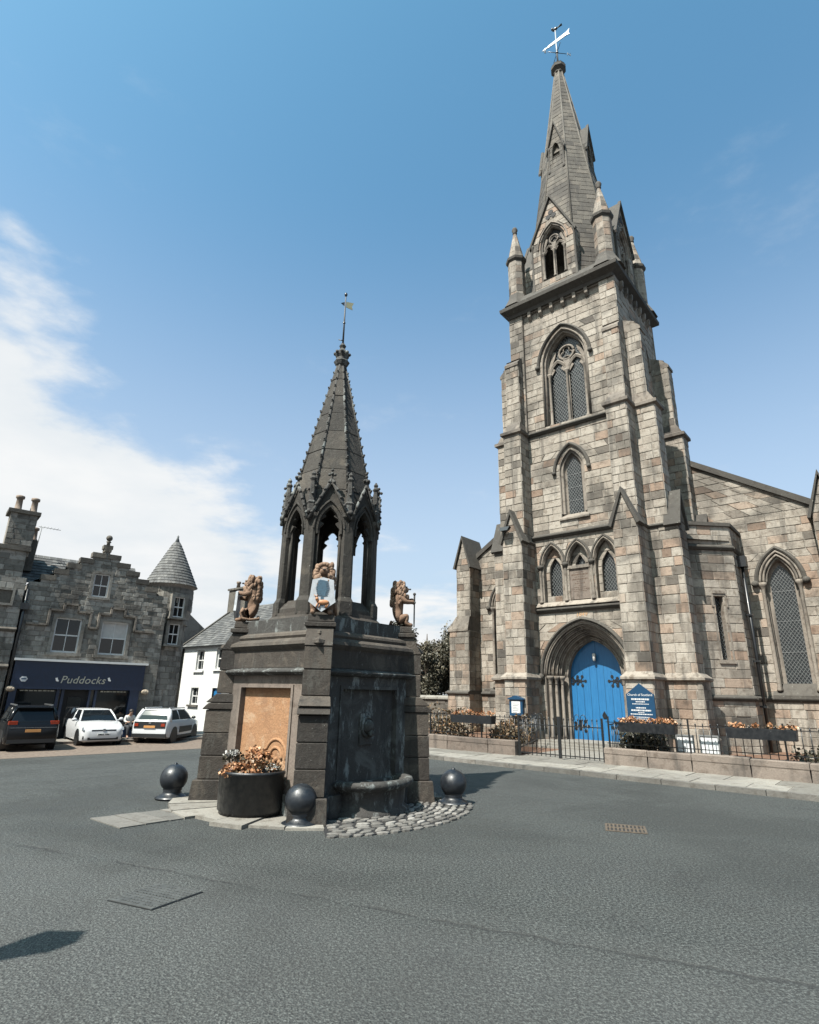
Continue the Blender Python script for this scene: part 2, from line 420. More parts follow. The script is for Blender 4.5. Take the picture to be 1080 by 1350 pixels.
c = n.ramp(n.math('ADD', n.math('MULTIPLY', chip2, .6), n.math('MULTIPLY', chip3, .4)), [(.415, (.006, .0072, .0068)), (.50, (.036, .041, .0385)), (.60, (.128, .140, .132))])
c = n.mix(n.rng(big, .42, .62, 0, .75), c, (.56, .57, .56), 'MULTIPLY')
c = n.mix(n.rng(n.noise(.9, 7, .7, dist=1.2), .56, .66, 0, .35), c, (.45, .45, .45), 'MULTIPLY')
c = n.mix(n.rng(n.voro(3.2).outputs[0], .0, .035, .8, 0), c, (.30, .31, .30))
c = n.mix(n.rng(mid, .5, .75, 0, .4), c, (.66, .66, .65), 'MULTIPLY')
# an old trench reinstated across the square: a paler band with a dark ragged seam (a line in the ground plane)
sp = n.N.new('ShaderNodeSeparateXYZ'); n.L.new(pos, sp.inputs[0])
wob = n.math('MULTIPLY', n.math('SUBTRACT', n.noise(2.5, 5, .65), .5), .28)
_a, _b = gz(60, 1120), gz(1080, 1303)
_d = (_b-_a).normalized(); _n = V((-_d.y, _d.x, 0)); _c = _n.dot(_a)
dist = n.math('ADD', n.math('SUBTRACT', n.math('ADD', n.math('MULTIPLY', sp.outputs[0], _n.x), n.math('MULTIPLY', sp.outputs[1], _n.y)), _c), wob)
seam = n.math('SUBTRACT', 1.0, n.rng(n.math('ABSOLUTE', dist), .0, .045))
brk = n.rng(n.noise(1.1, 4, .6), .42, .56)
c = n.mix(n.math('MULTIPLY', n.math('MULTIPLY', seam, brk), .75), c, (.02, .021, .02))
band = n.math('MULTIPLY', n.rng(dist, 0, .06), n.math('SUBTRACT', 1.0, n.rng(dist, .28, .42)))
c = n.mix(n.math('MULTIPLY', band, .06), c, (.17, .175, .17))
near = n.math('SUBTRACT', 1.0, n.rng(dist, -.5, .2))
c = n.mix(n.math('MULTIPLY', near, .12), c, (.16, .165, .162))
h = n.math('ADD', n.math('MULTIPLY', chip2, .8), n.math('MULTIPLY', chip.outputs[0], 1.0))
n.done(c, n.rng(mid, .3, .7, .72, .9), n.bump(n.math('SUBTRACT', h, n.math('MULTIPLY', n.math('MULTIPLY', seam, brk), 1.6)), .9, .010))
plain_mat('setts_road', (.17, .13, .10), .9, var=.4, scale=9, bump=.01)
plain_mat('soil', (.16, .085, .05), .95, var=.4, scale=8, bump=.02)
plain_mat('mortar', (.30, .275, .24), .95, scale=12)
plain_mat('iron', (.012, .014, .016), .38, .0, var=.2, Coat_Weight=.2)
n = NB('bollard_paint'); nn = n.noise(9, 5, .6)
n.done(n.ramp(nn, [(.3, (.008, .011, .015)), (.7, (.018, .023, .03))]), n.rng(n.noise(14, 5, .6), .35, .7, .34, .55), n.bump(n.noise(26, 5), .35, .006))
n = NB('tub_paint'); sp_ = n.voro(7); nn = n.noise(11, 6, .7)
chips = n.rng(n.noise(6, 7, .75), .66, .70)
n.done(n.mix(n.math('MULTIPLY', chips, .55), (.010, .012, .015), (.30, .31, .31)), n.rng(nn, .3, .7, .3, .6), n.bump(nn, .3, .004))
n = NB('door_blue'); gr = n.noise(4, 6, .6, stretch=(9, 9, .5))
n.done(n.ramp(gr, [(.3, (.011, .135, .34)), (.7, (.025, .20, .45))]), .45, n.bump(gr, .3, .004))
plain_mat('sign_blue', (.008, .055, .125), .35, var=.1)
plain_mat('shop_navy', (.004, .017, .052), .4, var=.2)
plain_mat('white_paint', (.78, .78, .76), .5, var=.06, scale=3)
n = NB('harl'); nn = n.noise(22, 5, .7); st = n.noise(.9, 6, .65, stretch=(1.5, 1.5, .5))
n.done(n.mix(n.rng(st, .5, .8, 0, .35), n.ramp(nn, [(.2, (.68, .68, .66)), (.8, (.84, .84, .82))]), (.55, .54, .50)), .9, n.bump(nn, .8, .03))
plain_mat('letter_white', (.75, .76, .76), .5, var=.03)
plain_mat('letter_dark', (.12, .075, .05), .9, var=.2)
plain_mat('letter_ochre', (.62, .38, .20), .8, var=.1)
plain_mat('notice_paper', (.74, .76, .77), .35, var=.04)
plain_mat('gold_letter', (.55, .52, .42), .4, var=.1)
n = NB('leaded_glass'); nn = n.noise(3.5, 4, .6)
n.done(n.ramp(nn, [(.3, (.006, .008, .009)), (.7, (.028, .034, .034))]), n.rng(n.noise(16, 3), .3, .7, .08, .35), n.bump(n.noise(13, 3), .25, .01), Specular_IOR_Level=.6)
plain_mat('lead', (.19, .20, .20), .6, var=.2)
n = NB('window_glass'); n.done((.012, .015, .017), .05, n.bump(n.noise(.9, 2), .12, .02), Specular_IOR_Level=.45)
plain_mat('dark_inside', (.012, .012, .013), .8, var=.2)
plain_mat('louvre', (.17, .155, .13), .9)
plain_mat('vane_white', (.30, .33, .36), .5, .2, var=.1)
plain_mat('vane_gold', (.55, .47, .27), .3, .6, var=.1)
plain_mat('lichen_metal', (.05, .05, .05), .6, var=.3)
plain_mat('tyre', (.012, .012, .012), .8, var=.2)
plain_mat('alloy', (.42, .43, .44), .35, .8, var=.1)
n = NB('car_white'); n.done((.70, .71, .72), .22, Coat_Weight=.5)
n = NB('car_black'); n.done((.005, .006, .008), .25, Specular_IOR_Level=.3)
plain_mat('car_plastic', (.014, .015, .016), .45, var=.1)
n = NB('car_glass'); n.done((.008, .011, .014), .05, Specular_IOR_Level=.35)
n = NB('lamp_glass'); n.done((.28, .30, .32), .08, Specular_IOR_Level=.8)
n = NB('tail_red'); n.done((.32, .04, .015), .15)
n = NB('plate_yellow'); n.done((.62, .30, .10), .4)
plain_mat('plate_white', (.62, .63, .62), .4)
plain_mat('cone_orange', (.62, .17, .05), .5, var=.1)
plain_mat('wood_brown', (.16, .10, .06), .6, var=.3)
plain_mat('tan_stone', (.40, .33, .25), .8, var=.2)
plain_mat('chimney_pot', (.26, .20, .155), .85, var=.3)
plain_mat('skin', (.50, .30, .21), .55, var=.05)
plain_mat('hair', (.025, .018, .013), .6, var=.2)
plain_mat('cloth_white', (.62, .61, .58), .9, var=.1)
plain_mat('cloth_dark', (.03, .032, .038), .9, var=.2)
plain_mat('shield_white', (.50, .53, .56), .55, var=.15, scale=20)
plain_mat('shield_blue', (.05, .115, .17), .6, var=.3, scale=30)
plain_mat('shield_orange', (.50, .22, .09), .6, var=.15)
def weathered(name, base, pale, algae, dark, pal=.6, alg=.5, sv=.5):
    n = NB(name); r, g, b = n.attr()
    c = n.ramp(r, base); grain = n.noise(40, 6, .7)
    c = n.mix(.6, c, n.ramp(grain, [(.25, (.3,)*3), (.75, (1.2,)*3)]), 'MULTIPLY')
    c = n.mix(n.rng(n.noise(2.1, 7, .68, dist=.8), .50, .68, 0, pal), c, pale)
    c = n.mix(n.rng(n.noise(1.3, 6, .66, stretch=(2.6, 2.6, .5) if sv < 1 else (1.5, 1.5, 1.5), dist=.4), .50, .70, 0, .75), c, dark)
    c = n.mix(n.rng(n.noise(3.4, 8, .75, stretch=(1.8, 1.8, .55) if sv < 1 else (1, 1, 1)), .53, .64, 0, alg), c, algae)
    c = n.mix(n.rng(n.noise(15, 6, .7), .64, .70, 0, .55), c, (.36, .36, .33))
    h = n.math('ADD', n.math('MULTIPLY', grain, .6), n.noise(9, 6, .65))
    return n.done(c, .88, n.bump(h, .8, .018))
weathered('fountain_stone', [(0, (0.0259, 0.0209, 0.0166)), (.5, (0.0504, 0.0403, 0.0310)), (1, (0.1008, 0.0828, 0.0648))], (0.1368, 0.1152, 0.0900), (0.0936, 0.0900, 0.0778), (0.0115, 0.0101, 0.0086))
weathered('fountain_dark', [(0, (.034, .033, .031)), (1, (.08, .075, .067))], (.15, .155, .145), (.30, .33, .32), (.012, .013, .013), .6, .75)
weathered('fountain_spire', [(0, (0.0248, 0.0217, 0.0180)), (.6, (0.0496, 0.0434, 0.0347)), (1, (0.0806, 0.0694, 0.0558))], (0.1178, 0.0992, 0.0744), (0.0744, 0.0694, 0.0589), (0.0087, 0.0081, 0.0068), .65, .45)
weathered('ochre_panel', [(0, (.42, .215, .10)), (1, (.48, .265, .135))], (.56, .40, .26), (.30, .15, .075), (.24, .12, .06), .75, .5, 1)
def leaf_mat(name, stops, rough=.55, trans=.0):
    n = NB(name); r, g, b = n.attr(); c = n.ramp(r, stops)
    return n.done(c, rough)
leaf_mat('leaf_yew', [(0, (.035, .034, .022)), (.5, (.095, .086, .056)), (1, (.19, .165, .11))])
leaf_mat('leaf_shrub', [(0, (.04, .034, .018)), (.5, (.13, .095, .05)), (.8, (.24, .14, .07)), (1, (.36, .19, .09))])
leaf_mat('leaf_dark', [(0, (.018, .02, .012)), (.6, (.05, .046, .026)), (1, (.10, .085, .05))])
leaf_mat('petal_orange', [(0, (.16, .065, .025)), (.4, (.38, .16, .065)), (.75, (.56, .27, .12)), (1, (.66, .42, .25))])
leaf_mat('petal_white', [(0, (.22, .22, .19)), (1, (.68, .68, .66))])
plain_mat('bark', (.07, .05, .035), .95, var=.4, bump=.03)
plain_mat('cover_metal', (.10, .105, .10), .6, .3, var=.3, scale=9)
plain_mat('rust', (.115, .09, .065), .8, .1, var=.4, scale=20)
# ------------------------------------------------------------------ ground: level round the fountain and church, falling away to the shops
ZG = -.70
U0, W0 = -8.75, 20.25
AU = V((-math.sin(AZ), -math.cos(AZ), 0)); AW = V((math.cos(AZ), -math.sin(AZ), 0))
def ss(a, b, x):
    t = max(0, min(1, (x-a)/(b-a))); return t*t*(3-2*t)
def ground_z(x, y):
    p = -.8*x+.6*y
    return ZG*ss(10.5, 25, p)-.45*ss(29, 40, p)
def make_ground():
    mb = MB(); xs = []; 
    def axis(lo, hi, c0, c1, fine, grow=1.35):
        a = [c0]
        while a[-1] < c1: a.append(a[-1]+fine)
        st = fine
        while a[-1] < hi: st *= grow; a.append(a[-1]+st)
        st = fine
        while a[0] > lo: st *= grow; a.insert(0, a[0]-st)
        return a
    X = axis(-900, 900, -34, 14, .8); Y = axis(-300, 1600, -6, 46, .8)
    nx = len(X)
    vs = [(x, y, ground_z(x, y)) for y in Y for x in X]
    fs = [(j*nx+i, j*nx+i+1, (j+1)*nx+i+1, (j+1)*nx+i) for j in range(len(Y)-1) for i in range(nx-1)]
    mb.add(vs, fs, smooth=True); mb.build('road_surface', 'asphalt', fix=False, kind='structure')
make_ground()
CH = empty('church', AU*U0+AW*W0, math.atan2(AU.y, AU.x),
           'tall sandstone church with pointed spire, blue arched door and buttressed tower', 'church')
bpy.context.view_layer.update()
CHM = CH.matrix_world.copy()
def cl(x, y, z=0): return CHM @ V((x, y, z))      # church frame -> world
ROTC = math.atan2(AU.y, AU.x)
# pavement in front of the church: kerb at Y -6.55, low wall at Y -4.75
def make_pavement():
    rnd = random.Random(4)
    pv = empty('pavement', cl(0, 0), ROTC, kind='structure')
    K0, K1 = -6.6, -4.72
    MB().box(-13, 24, K0+.16, K1+.1, -.3, .088).build('pavement_bed', 'mortar', pv)
    x = -13
    while x < 24:
        L = rnd.uniform(.85, 1.05); dz = rnd.uniform(-.006, .006)
        MB().box(x+.006, x+L-.006, K0, K0+.16, -.2, .1+dz, (rnd.random(), .5)).build('kerb_stone', 'kerb', pv); x += L
    for row, (ya, yb) in enumerate(((K0+.16, K0+1.02), (K0+1.02, K1+.12))):
        x = -13+row*.35
        while x < 24:
            L = rnd.uniform(.7, 1.15); t = (rnd.random(), .5); h = .1+rnd.uniform(-.003, .005)
            F = FR((0, 0, 0), (1, 0, 0), (0, 1, 0)); g = .008
            MB().add([(x+g, ya+g, .07), (x+L-g, ya+g, .07), (x+L-g, yb-g, .07), (x+g, yb-g, .07),
                      (x+g+.008, ya+g+.008, h), (x+L-g-.008, ya+g+.008, h), (x+L-g-.008, yb-g-.008, h), (x+g+.008, yb-g-.008, h)],
                     [(4, 5, 6, 7), (0, 1, 5, 4), (1, 2, 6, 5), (2, 3, 7, 6), (3, 0, 4, 7)], t).build('paving_slab', 'slab', pv, fix=False)
            x += L
make_pavement()
# church garden: soil with a paved path to the door
gd = MB().box(-14, 24, -4.4, 6, -.3, .06).build('garden_soil', 'soil', loc=cl(0, 0), rotz=ROTC, kind='structure')
# ------------------------------------------------------------------ the church
def make_church():
    rnd = random.Random(11)
    st = Stones(); trim = Pieces('carved_trim', 'sandstone_trim', CH); cop = Pieces('coping', 'coping_stone', CH)
    FX = FR((0, 0, 0), (1, 0, 0)); 
    def Fy(y): return FR((0, y, 0), (1, 0, 0))              # faces the square
    def Fxp(x): return FR((x, 0, 0), (0, 1, 0))             # faces right (+X): p = Y
    def Fxm(x): return FR((x, 0, 0), (0, -1, 0))            # faces left: p = -Y
    CHS, SL = .31, .62
    def soot(z0, z1):      # blocks high up and on the north side are sootier by nature of the bed; keep random
        return None
    # ---- tower front, lower stages (plane Y=0)
    portal = Arch(0, 1.60, 2.45, 4.36, .0)
    arc = [Arch(x, .44, 6.62, 7.40, 5.12) for x in (-1.05, 0, 1.05)]
    lan = Arch(0, .52, 10.40, 11.28, 8.34)
    st.wall(FX, -2.62, 2.62, 0, 12.35, CHS, SL, [portal, *arc, lan], rnd)
    # ---- belfry stage
    bel = Arch(0, 1.02, 15.35, 16.93, 12.5)
    st.wall(FX, -1.82, 1.82, 12.35, 18.5, CHS, SL, [bel], rnd)
    for s in (-1, 1):
        x0, x1 = sorted((s*1.80, s*2.45))
        st.wall(Fy(-.12), x0, x1, 12.35, 18.35, CHS, .42, (), rnd)
        trim.box(s*1.80-.01, s*1.80+.01, -.12, .02, 12.35, 18.35)
    TB = 4.55
    sidewin = Arch(2.2, .9, 15.35, 16.8, 12.6)
    st.wall(Fxp(2.62), 0, TB, 0, 12.35, CHS, SL, (), rnd)
    st.wall(Fxp(2.45), -.12, TB, 12.35, 18.35, CHS, SL, [sidewin], rnd)
    st.wall(Fxm(-2.62), -TB, 0, 0, 12.35, CHS, SL*1.3, (), rnd)
    st.wall(Fxm(-2.45), -TB, .12, 12.35, 18.35, CHS, SL*1.3, (), rnd)
    st.wall(FR((0, TB, 0), (-1, 0, 0)), -2.5, 2.5, 8, 18.35, CHS, SL*1.3, (), rnd)
    MB().box(-2.3, 2.3, 1.3, 4.3, .1, 18.3).build('tower_light_block', 'dark_inside', CH)  # unseen dark box added inside the tower to block light
    # ---- strings and sills
    string_course(trim, FX, -1.8, 1.8, 4.93, .2, .16)
    string_course(trim, FX, -1.85, 1.85, 7.82, .2, .16)
    string_course(trim, FX, -1.85, 1.85, 12.35, .2, .17)
    # ---- buttresses
    def buttress(F, s, rear=False):
        """F: plane of the wall it stands against, s: centre along it; width along p, out along n"""
        def block(p0, p1, z0, z1, d0, d1, sl=.46, faces='flr'):
            o = F(0, 0, 0)
            st.wall(FR(F(0, 0, d1), F.a), p0, p1, z0, z1, CHS, sl, (), rnd)
            if d1-d0 > .1:
                st.wall(FR(F(p1, 0, 0), -F.n), -d1, -d0, z0, z1, CHS, sl, (), rnd)
                st.wall(FR(F(p0, 0, 0), F.n), d0, d1, z0, z1, CHS, sl, (), rnd)
        c = s
        # plinth with weathered top
        block(c-.47, c+.47, 0, .55, -.02, 1.28); block(c-.43, c+.43, .55, 2.30, -.02, 1.17)
        trim.loft([[F(p, .55+dz, d) for p, d in ((c-w, -.02), (c-w, e), (c+w, e), (c+w, -.02))] for dz, w, e in ((0, .475, 1.285), (.1, .43, 1.18))])
        trim.loft([[F(p, z, d) for p, d in ((c-w, -.02), (c-w, e), (c+w, e), (c+w, -.02))] for z, w, e in ((2.26, .44, 1.18), (2.31, .54, 1.28), (2.38, .54, 1.28), (2.56, .41, 1.05))], (.8, .5))
        block(c-.41, c+.41, 2.52, 7.62, -.02, 1.05)
        # gabled head
        w, e0, e1 = .41, 7.62, 8.72
        st.wall(FR(F(0, 0, 1.05), F.a), c-w, c+w, e0, e1-.02, .28, .4, (), rnd, xr=lambda z: (c-w*(e1-z)/(e1-e0), c+w*(e1-z)/(e1-e0)))
        for sg in (-1, 1):
            lo = V((0, 0, 0)); t_ = .07
            trim_pts = lambda d: [F(c+sg*(w+.14), e0-.16, d), F(c, e1+.1, d), F(c, e1-.10, d), F(c+sg*(w+.03), e0-.22, d)]
            cop.loft([trim_pts(1.16), trim_pts(.6)], (.2, .5))
        cop.prism(F, [(c-w, e0), (c+w, e0), (c, e1-.05)], .60, 1.04)
        string_course(trim, FR(F(c-.41, 0, 0), F.n), .0, 1.1, e0-.06, .14, .1); string_course(trim, FR(F(c+.41, 0, 0), -F.n), -1.1, 0, e0-.06, .14, .1)
        # stage 2
        block(c-.38, c+.38, 7.55, 12.22, -.02, .74)
        trim.loft([[F(p, z, d) for p, d in ((c-w, -.02), (c-w, e), (c+w, e), (c+w, -.02))] for z, w, e in ((12.18, .39, .75), (12.24, .49, .86), (12.36, .49, .86), (12.42, .40, .76))], (.1, .5))
        # stage 3
        trim.loft([[F(p, z, d) for p, d in ((c-w, -.22), (c-w, e), (c+w, e), (c+w, -.22))] for z, w, e in ((12.42, .38, .75), (12.85, .32, .52))], (.3, .5))
        block(c-.31, c+.31, 12.8, 15.66, -.25, .5, .34)
        trim.loft([[F(p, z, d) for p, d in ((c-.33, -.22), (c-.33, e), (c+.33, e), (c+.33, -.22))] for z, e in ((15.6, .56), (15.72, .56), (15.95, .34), (15.97, .38), (16.25, -.15))], (.4, .5))
    for s in (-1, 1): buttress(FX, s*2.22)
    buttress(Fxp(2.62), .43); buttress(Fxm(-2.62), -.43)
    buttress(Fxp(2.62), 4.0)
    # ---- cornice and corbels
    cx = 0.0; cyy = 2.22; H = 2.34
    def sqring(h, z): return [(-h, cyy-h, z), (h, cyy-h, z), (h, cyy+h, z), (-h, cyy+h, z)]
    cop.loft([sqring(h, z) for h, z in ((H+.08, 18.3), (H+.12, 18.45), (H+.38, 18.62), (H+.40, 18.78), (H+.30, 18.86), (H-.05, 19.35))], (.2, .5), caps=True)
    for i in range(6):
        x = -1.42+i*.535
        MB().loft([[(x-.07, .02, z), (x-.07, -e, z), (x+.07, -e, z), (x+.07, .02, z)] for z, e in ((17.92, .05), (18.05, .17), (18.3, .19))]).build('corbel', 'sandstone_trim', CH)
    for i in range(7):
        y = .45+i*.55
        MB().loft([[(2.42, y-.07, z), (2.44+e, y-.07, z), (2.44+e, y+.07, z), (2.42, y+.07, z)] for z, e in ((17.92, .05), (18.05, .17), (18.3, .19))]).build('corbel', 'sandstone_trim', CH)
    trim.box(-1.82, 1.82, -.10, .02, 18.24, 18.5)
    # ---- portal: stepped orders with rolls, shafts, capitals
    pt = MB()
    prof = [(.0, .012), (-.03, .012), (-.05, -.13), (-.10, -.14), (-.12, -.26), (-.19, -.27), (-.21, -.41), (-.28, -.42), (-.30, -.56), (-.38, -.57), (-.40, -.70), (-.585, -.71), (-.585, -.95)]
    arch_sweep(pt, FX, portal, prof, True, n=14, closed=False)
    for r, d, ra in ((.015, .015, .035), (-.045, -.02, .028), (-.095, -.12, .036), (-.14, -.20, .026), (-.19, -.25, .036), (-.235, -.34, .026), (-.28, -.40, .036), (-.33, -.49, .026), (-.38, -.55, .036), (-.49, -.70, .03), (-.57, -.71, .028)):
        arch_sweep(pt, FX, portal, roll(r, d, ra), False, n=14, smooth=True)
    pt.build('portal_surround', 'sandstone_trim', CH)
    hd = MB(); arch_sweep(hd, FX, portal, [(.06, .0), (.06, .10), (.10, .13), (.17, .08), (.19, .0)], False, n=14); 
    for s in (-1, 1): hd.ball((s*1.74, -.1, 2.42), .13)
    hd.build('hood_mould', 'coping_stone', CH)
    for s in (-1, 1):
        for r, d in ((-.16, -.07), (-.30, -.26), (-.44, -.46)):
            x = s*(1.6+r); y = -d
            sh = MB().lathe(x, y, [(.075, .30), (.09, .34), (.06, .42), (.055, 2.10), (.05, 2.16)], 10)
            so_ = sh.build('portal_shaft', 'sandstone_trim', CH)
            MB().lathe(x, y, [(.055, 2.14), (.075, 2.17), (.06, 2.22), (.10, 2.34), (.13, 2.38), (.13, 2.46)], 10).build('capital', 'sandstone_trim', so_)
            MB().box(x-.1, x+.1, y-.1, y+.1, .2, .31).build('shaft_base', 'sandstone_trim', so_)
        string_course(trim, FX, min(s*1.62, s*1.8), max(s*1.62, s*1.8), 2.4, .16, .12)
    # ---- blue door in two leaves
    dA = portal.off(-.58); dA.zb = .26
    FD = Fy(.93)
    for s in (-1, 1):
        pts = [(x, z) for x, z in dA.pts(12) if s*x >= -1e-6]
        if s > 0: pts = [(0.004, dA.apex-.004)] + [p for p in pts if p[0] > .004] + [(.004, dA.zb)]
        else: pts = [(-.004, dA.zb)] + [p for p in pts if p[0] < -.004] + [(-.004, dA.apex-.004)]
        lf = MB(); lf.prism(FD, pts, -.06, 0)
        leaf = lf.build('door', 'door_blue', CH)
        # iron strap hinges with leafy ends
        for z in (.72, 2.30):
            ir = MB(); x1 = s*.98
            ir.fbox(FD, min(x1, s*.62), max(x1, s*.62), z-.025, z+.025, .002, .016)
            for bx in (s*.80, s*.62):
                for k in range(5 if bx == s*.62 else 4):
                    a = k*math.pi*2/5 + (0 if s < 0 else math.pi)
                    ir.fbox(FR(FD(bx, z, 0), FD.a*math.cos(a)+FD.b*math.sin(a), -FD.a*math.sin(a)+FD.b*math.cos(a)), .02, .15, -.018, .018, .003, .016)
                    ir.prism(FR(FD(bx+.17*math.cos(a), z+.17*math.sin(a), 0), FD.a), [(.055*math.cos(q), .055*math.sin(q)) for q in [i*math.pi/4 for i in range(8)]], .003, .017)
            ir.build('strap_hinge', 'iron', leaf)
        if s > 0:
            MB().prism(FD, [(.13, 1.02), (.24, 1.02), (.27, 1.12), (.185, 1.26), (.10, 1.12)], .004, .03).build('lock_plate', 'iron', leaf)
        pk = MB()
        for i in range(1, 4):
            x = s*.27*i; hh = dA.hw(2.6)
            pk.fbox(FD, x-.006, x+.006, .28, 2.4+.25*(3-i), .001, .004)
        pk.build('plank_seam', 'sign_blue', leaf)
    MB().lathe(.0, .80, [(.05, 3.28), (.07, 3.22), (.05, 3.02), (.02, 3.0)], 8).build('porch_lamp', 'white_paint', CH)
    # ---- arcade
    for i, a in enumerate(arc):
        am = MB()
        arch_sweep(am, FX, a, [(.0, .01), (-.05, .01), (-.06, -.10), (-.06, -.24)], True, closed=False)
        for r, d, ra in ((.0, .02, .035), (-.05, -.06, .035)): arch_sweep(am, FX, a, roll(r, d, ra), False, smooth=True)
        am.build('arch_moulding', 'sandstone_trim', CH)
        hm = MB(); arch_sweep(hm, FX, a, [(.05, 0), (.05, .07), (.10, .07), (.13, 0)], False); hm.build('hood_mould', 'coping_stone', CH)
        FB = Fy(.22); bk = Stones()
        if i != 1: w = Arch(a.cx+(.02), .25, 6.35, 6.92, 5.42)
        else: w = Arch(a.cx, .19, 6.58, 6.92, 6.50)
        big = a.off(-.05)
        bk.wall(FB, 0, 0, 5.12, big.apex-.01, .33, .3, [w], rnd, xr=lambda z: (a.cx-big.hw(z), a.cx+big.hw(z)), events=[big.zs])
        for v_, t_ in bk.st: st.st.append((v_, t_))
        st.back.add(bk.back.v, bk.back.f)
        wn = MB(); wn.prism(FB, w.pts(7), -.16, -.14); wo = wn.build('window', 'leaded_glass', CH)
        rv = MB(); arch_sweep(rv, FB, w, [(.03, .005), (0, .012), (0, -.15)], True, closed=False); rv.build('reveal', 'sandstone_trim', wo)
        la = MB(); lattice(la, FB, w, -.13); la.build('leading', 'lead', wo)
    for x in (-1.56, -.525, .525, 1.56):
        so_ = MB().lathe(x, -.03, [(.085, 5.14), (.085, 5.2), (.055, 5.28), (.05, 6.42), (.055, 6.44)], 10).build('arcade_shaft', 'sandstone_trim', CH)
        MB().lathe(x, -.03, [(.055, 6.42), (.1, 6.5), (.125, 6.54), (.125, 6.62)], 10).build('capital', 'coping_stone', so_)
    trim.loft([[(-1.78, .05, z), (-1.78, -e, z), (1.78, -e, z), (1.78, .05, z)] for z, e in ((4.98, .16), (5.0, .16), (5.16, .02))], (.9, .5))
    FP = Fy(.03)
    pq = MB().fbox(FP, -.43, .43, 5.2, 6.36, -.15, 0).build('inscribed_plaque', 'pink_stone', CH)
    trim.fbox(FP, -.46, .46, 6.36, 6.48, -.2, .06)
    tx = MB(); z = 6.22; rr = random.Random(3)
    for row, (hw_, h) in enumerate(((.16, .022), (.33, .05), (.2, .025), (.30, .05), (.12, .02), (.20, .025), (.06, .03), (.24, .02), (.33, .02), (.25, .02))):
        x = -hw_
        while x < hw_:
            l = rr.uniform(.02, .06); tx.fbox(FP, x, min(hw_, x+l), z-h, z, .0015, .004); x += l+.018
        z -= h+.05
    tx.build('worn_lettering', 'letter_dark', pq, kind='stuff')
    put_text(CH, FX, .0, 4.56, .034, '1849', .22, 'letter_ochre', name='date_lettering', shear=.15)
    # ---- windows with leading
    def lead_window(F, A, depth, prof, hood=None, sill=True, name='window'):
        w = MB(); inner = A
        w.prism(F, A.pts(8), -depth-.02, -depth); wo = w.build(name, 'leaded_glass', CH)
        la = MB(); lattice(la, F, A, -depth+.012)
        for k in range(1, 4):
            zz = A.zb+(A.zs-A.zb)*k/3.2
            if A.zs-A.zb > 1: la.fbox(F, A.cx-A.a, A.cx+A.a, zz-.008, zz+.008, -depth+.005, -depth+.018)
        la.build('leading', 'lead', wo)
        mo = MB(); arch_sweep(mo, F, A, prof, True, closed=False); mo.build('window_surround', 'sandstone_trim', wo)
        if hood:
            h = MB(); arch_sweep(h, F, A, [(hood, 0), (hood, .09), (hood+.05, .12), (hood+.12, .07), (hood+.14, 0)], False)
            for s in (-1, 1):
                p = F(A.cx+s*(A.a+hood+.07), A.zs-.02, .07); h.ball(p, .09)
            h.build('hood_mould', 'coping_stone', wo)
        return wo
    lw = Arch(0, .30, 10.33, 10.98, 8.58)
    wo = lead_window(FX, lw, .24, [(.24, .014), (.20, .014), (.18, -.06), (.10, -.08), (.07, -.2), (.0, -.24)], hood=.36)
    sl_ = MB(); sl_.loft([[(-.62, .2, z), (-.62, -e, z), (.62, -e, z), (.62, .2, z)] for z, e in ((8.30, .10), (8.36, .10), (8.56, -.14))]); sl_.build('sill', 'sandstone_trim', wo)
    # ---- belfry window with tracery
    def tracery(F, cx, half, zb, zs, apex, depth, parent, louvres=False, s=1.0):
        A = Arch(cx, half, zs, apex, zb)
        g = MB().prism(F, A.pts(10), -depth-.12, -depth-.10); wo = g.build('window', 'dark_inside' if louvres else 'leaded_glass', parent)
        if louvres:
            lv = MB(); z = zb+.05
            while z < zs+.3:
                for sx in (-1, 1):
                    c = cx+sx*half*.5; w = half*.44
                    lv.add([F(c-w, z, -depth-.01), F(c+w, z, -depth-.01), F(c+w, z+.07*s, -depth-.09), F(c-w, z+.07*s, -depth-.09)], [(0, 1, 2, 3)])
                z += .085*s
            lv.build('louvre', 'louvre', wo)
        else:
            la = MB(); lattice(la, F, A, -depth-.085, .13); la.build('leading', 'lead', wo)
        tr = MB()
        # spandrel plate pierced by two light heads and a circle: built from bars
        lz = zs-.40*s; lh = half*.49
        for sx in (-1, 1):
            B = Arch(cx+sx*half*.5, lh*.86, lz, lz+lh*1.45, zb)
            arch_sweep(tr, F, B, [(-.02, -depth), (.07*s, -depth+.04), (.12*s, -depth), (.07*s, -depth-.08), (0, -depth-.08)], True, n=7)
            for dx, dz in ((-.45, .35), (.45, .35)):      # cusps
                tr.prism(F, [(B.cx+dx*B.a*2.0, lz+.02), (B.cx+dx*B.a*.75, lz+.28*s), (B.cx+dx*B.a*1.7, lz+.42*s)], -depth-.07, -depth-.02)
        rc = half*.40; zc = zs+(apex-zs)*.40
        for r0, r1 in ((rc, .055*s),):
            tr.tube([F(cx+r0*math.cos(a), zc+r0*math.sin(a), -depth-.02) for a in [i*math.pi/10 for i in range(21)]], r1, 6)
        for k in range(3):
            a = math.pi/2+k*2*math.pi/3
            c2 = (cx+rc*.46*math.cos(a), zc+rc*.46*math.sin(a))
            tr.tube([F(c2[0]+rc*.40*math.cos(b), c2[1]+rc*.40*math.sin(b), -depth-.04) for b in [a-2.2+i*.44 for i in range(11)]], .03*s, 5)
        # masonry between heads, circle and the arch
        tr.prism(F, [(cx-.05*s, zb), (cx+.05*s, zb), (cx+.05*s, lz+.2*s), (cx+.16*s, zc-rc), (cx-.16*s, zc-rc), (cx-.05*s, lz+.2*s)], -depth-.09, -depth+.02)
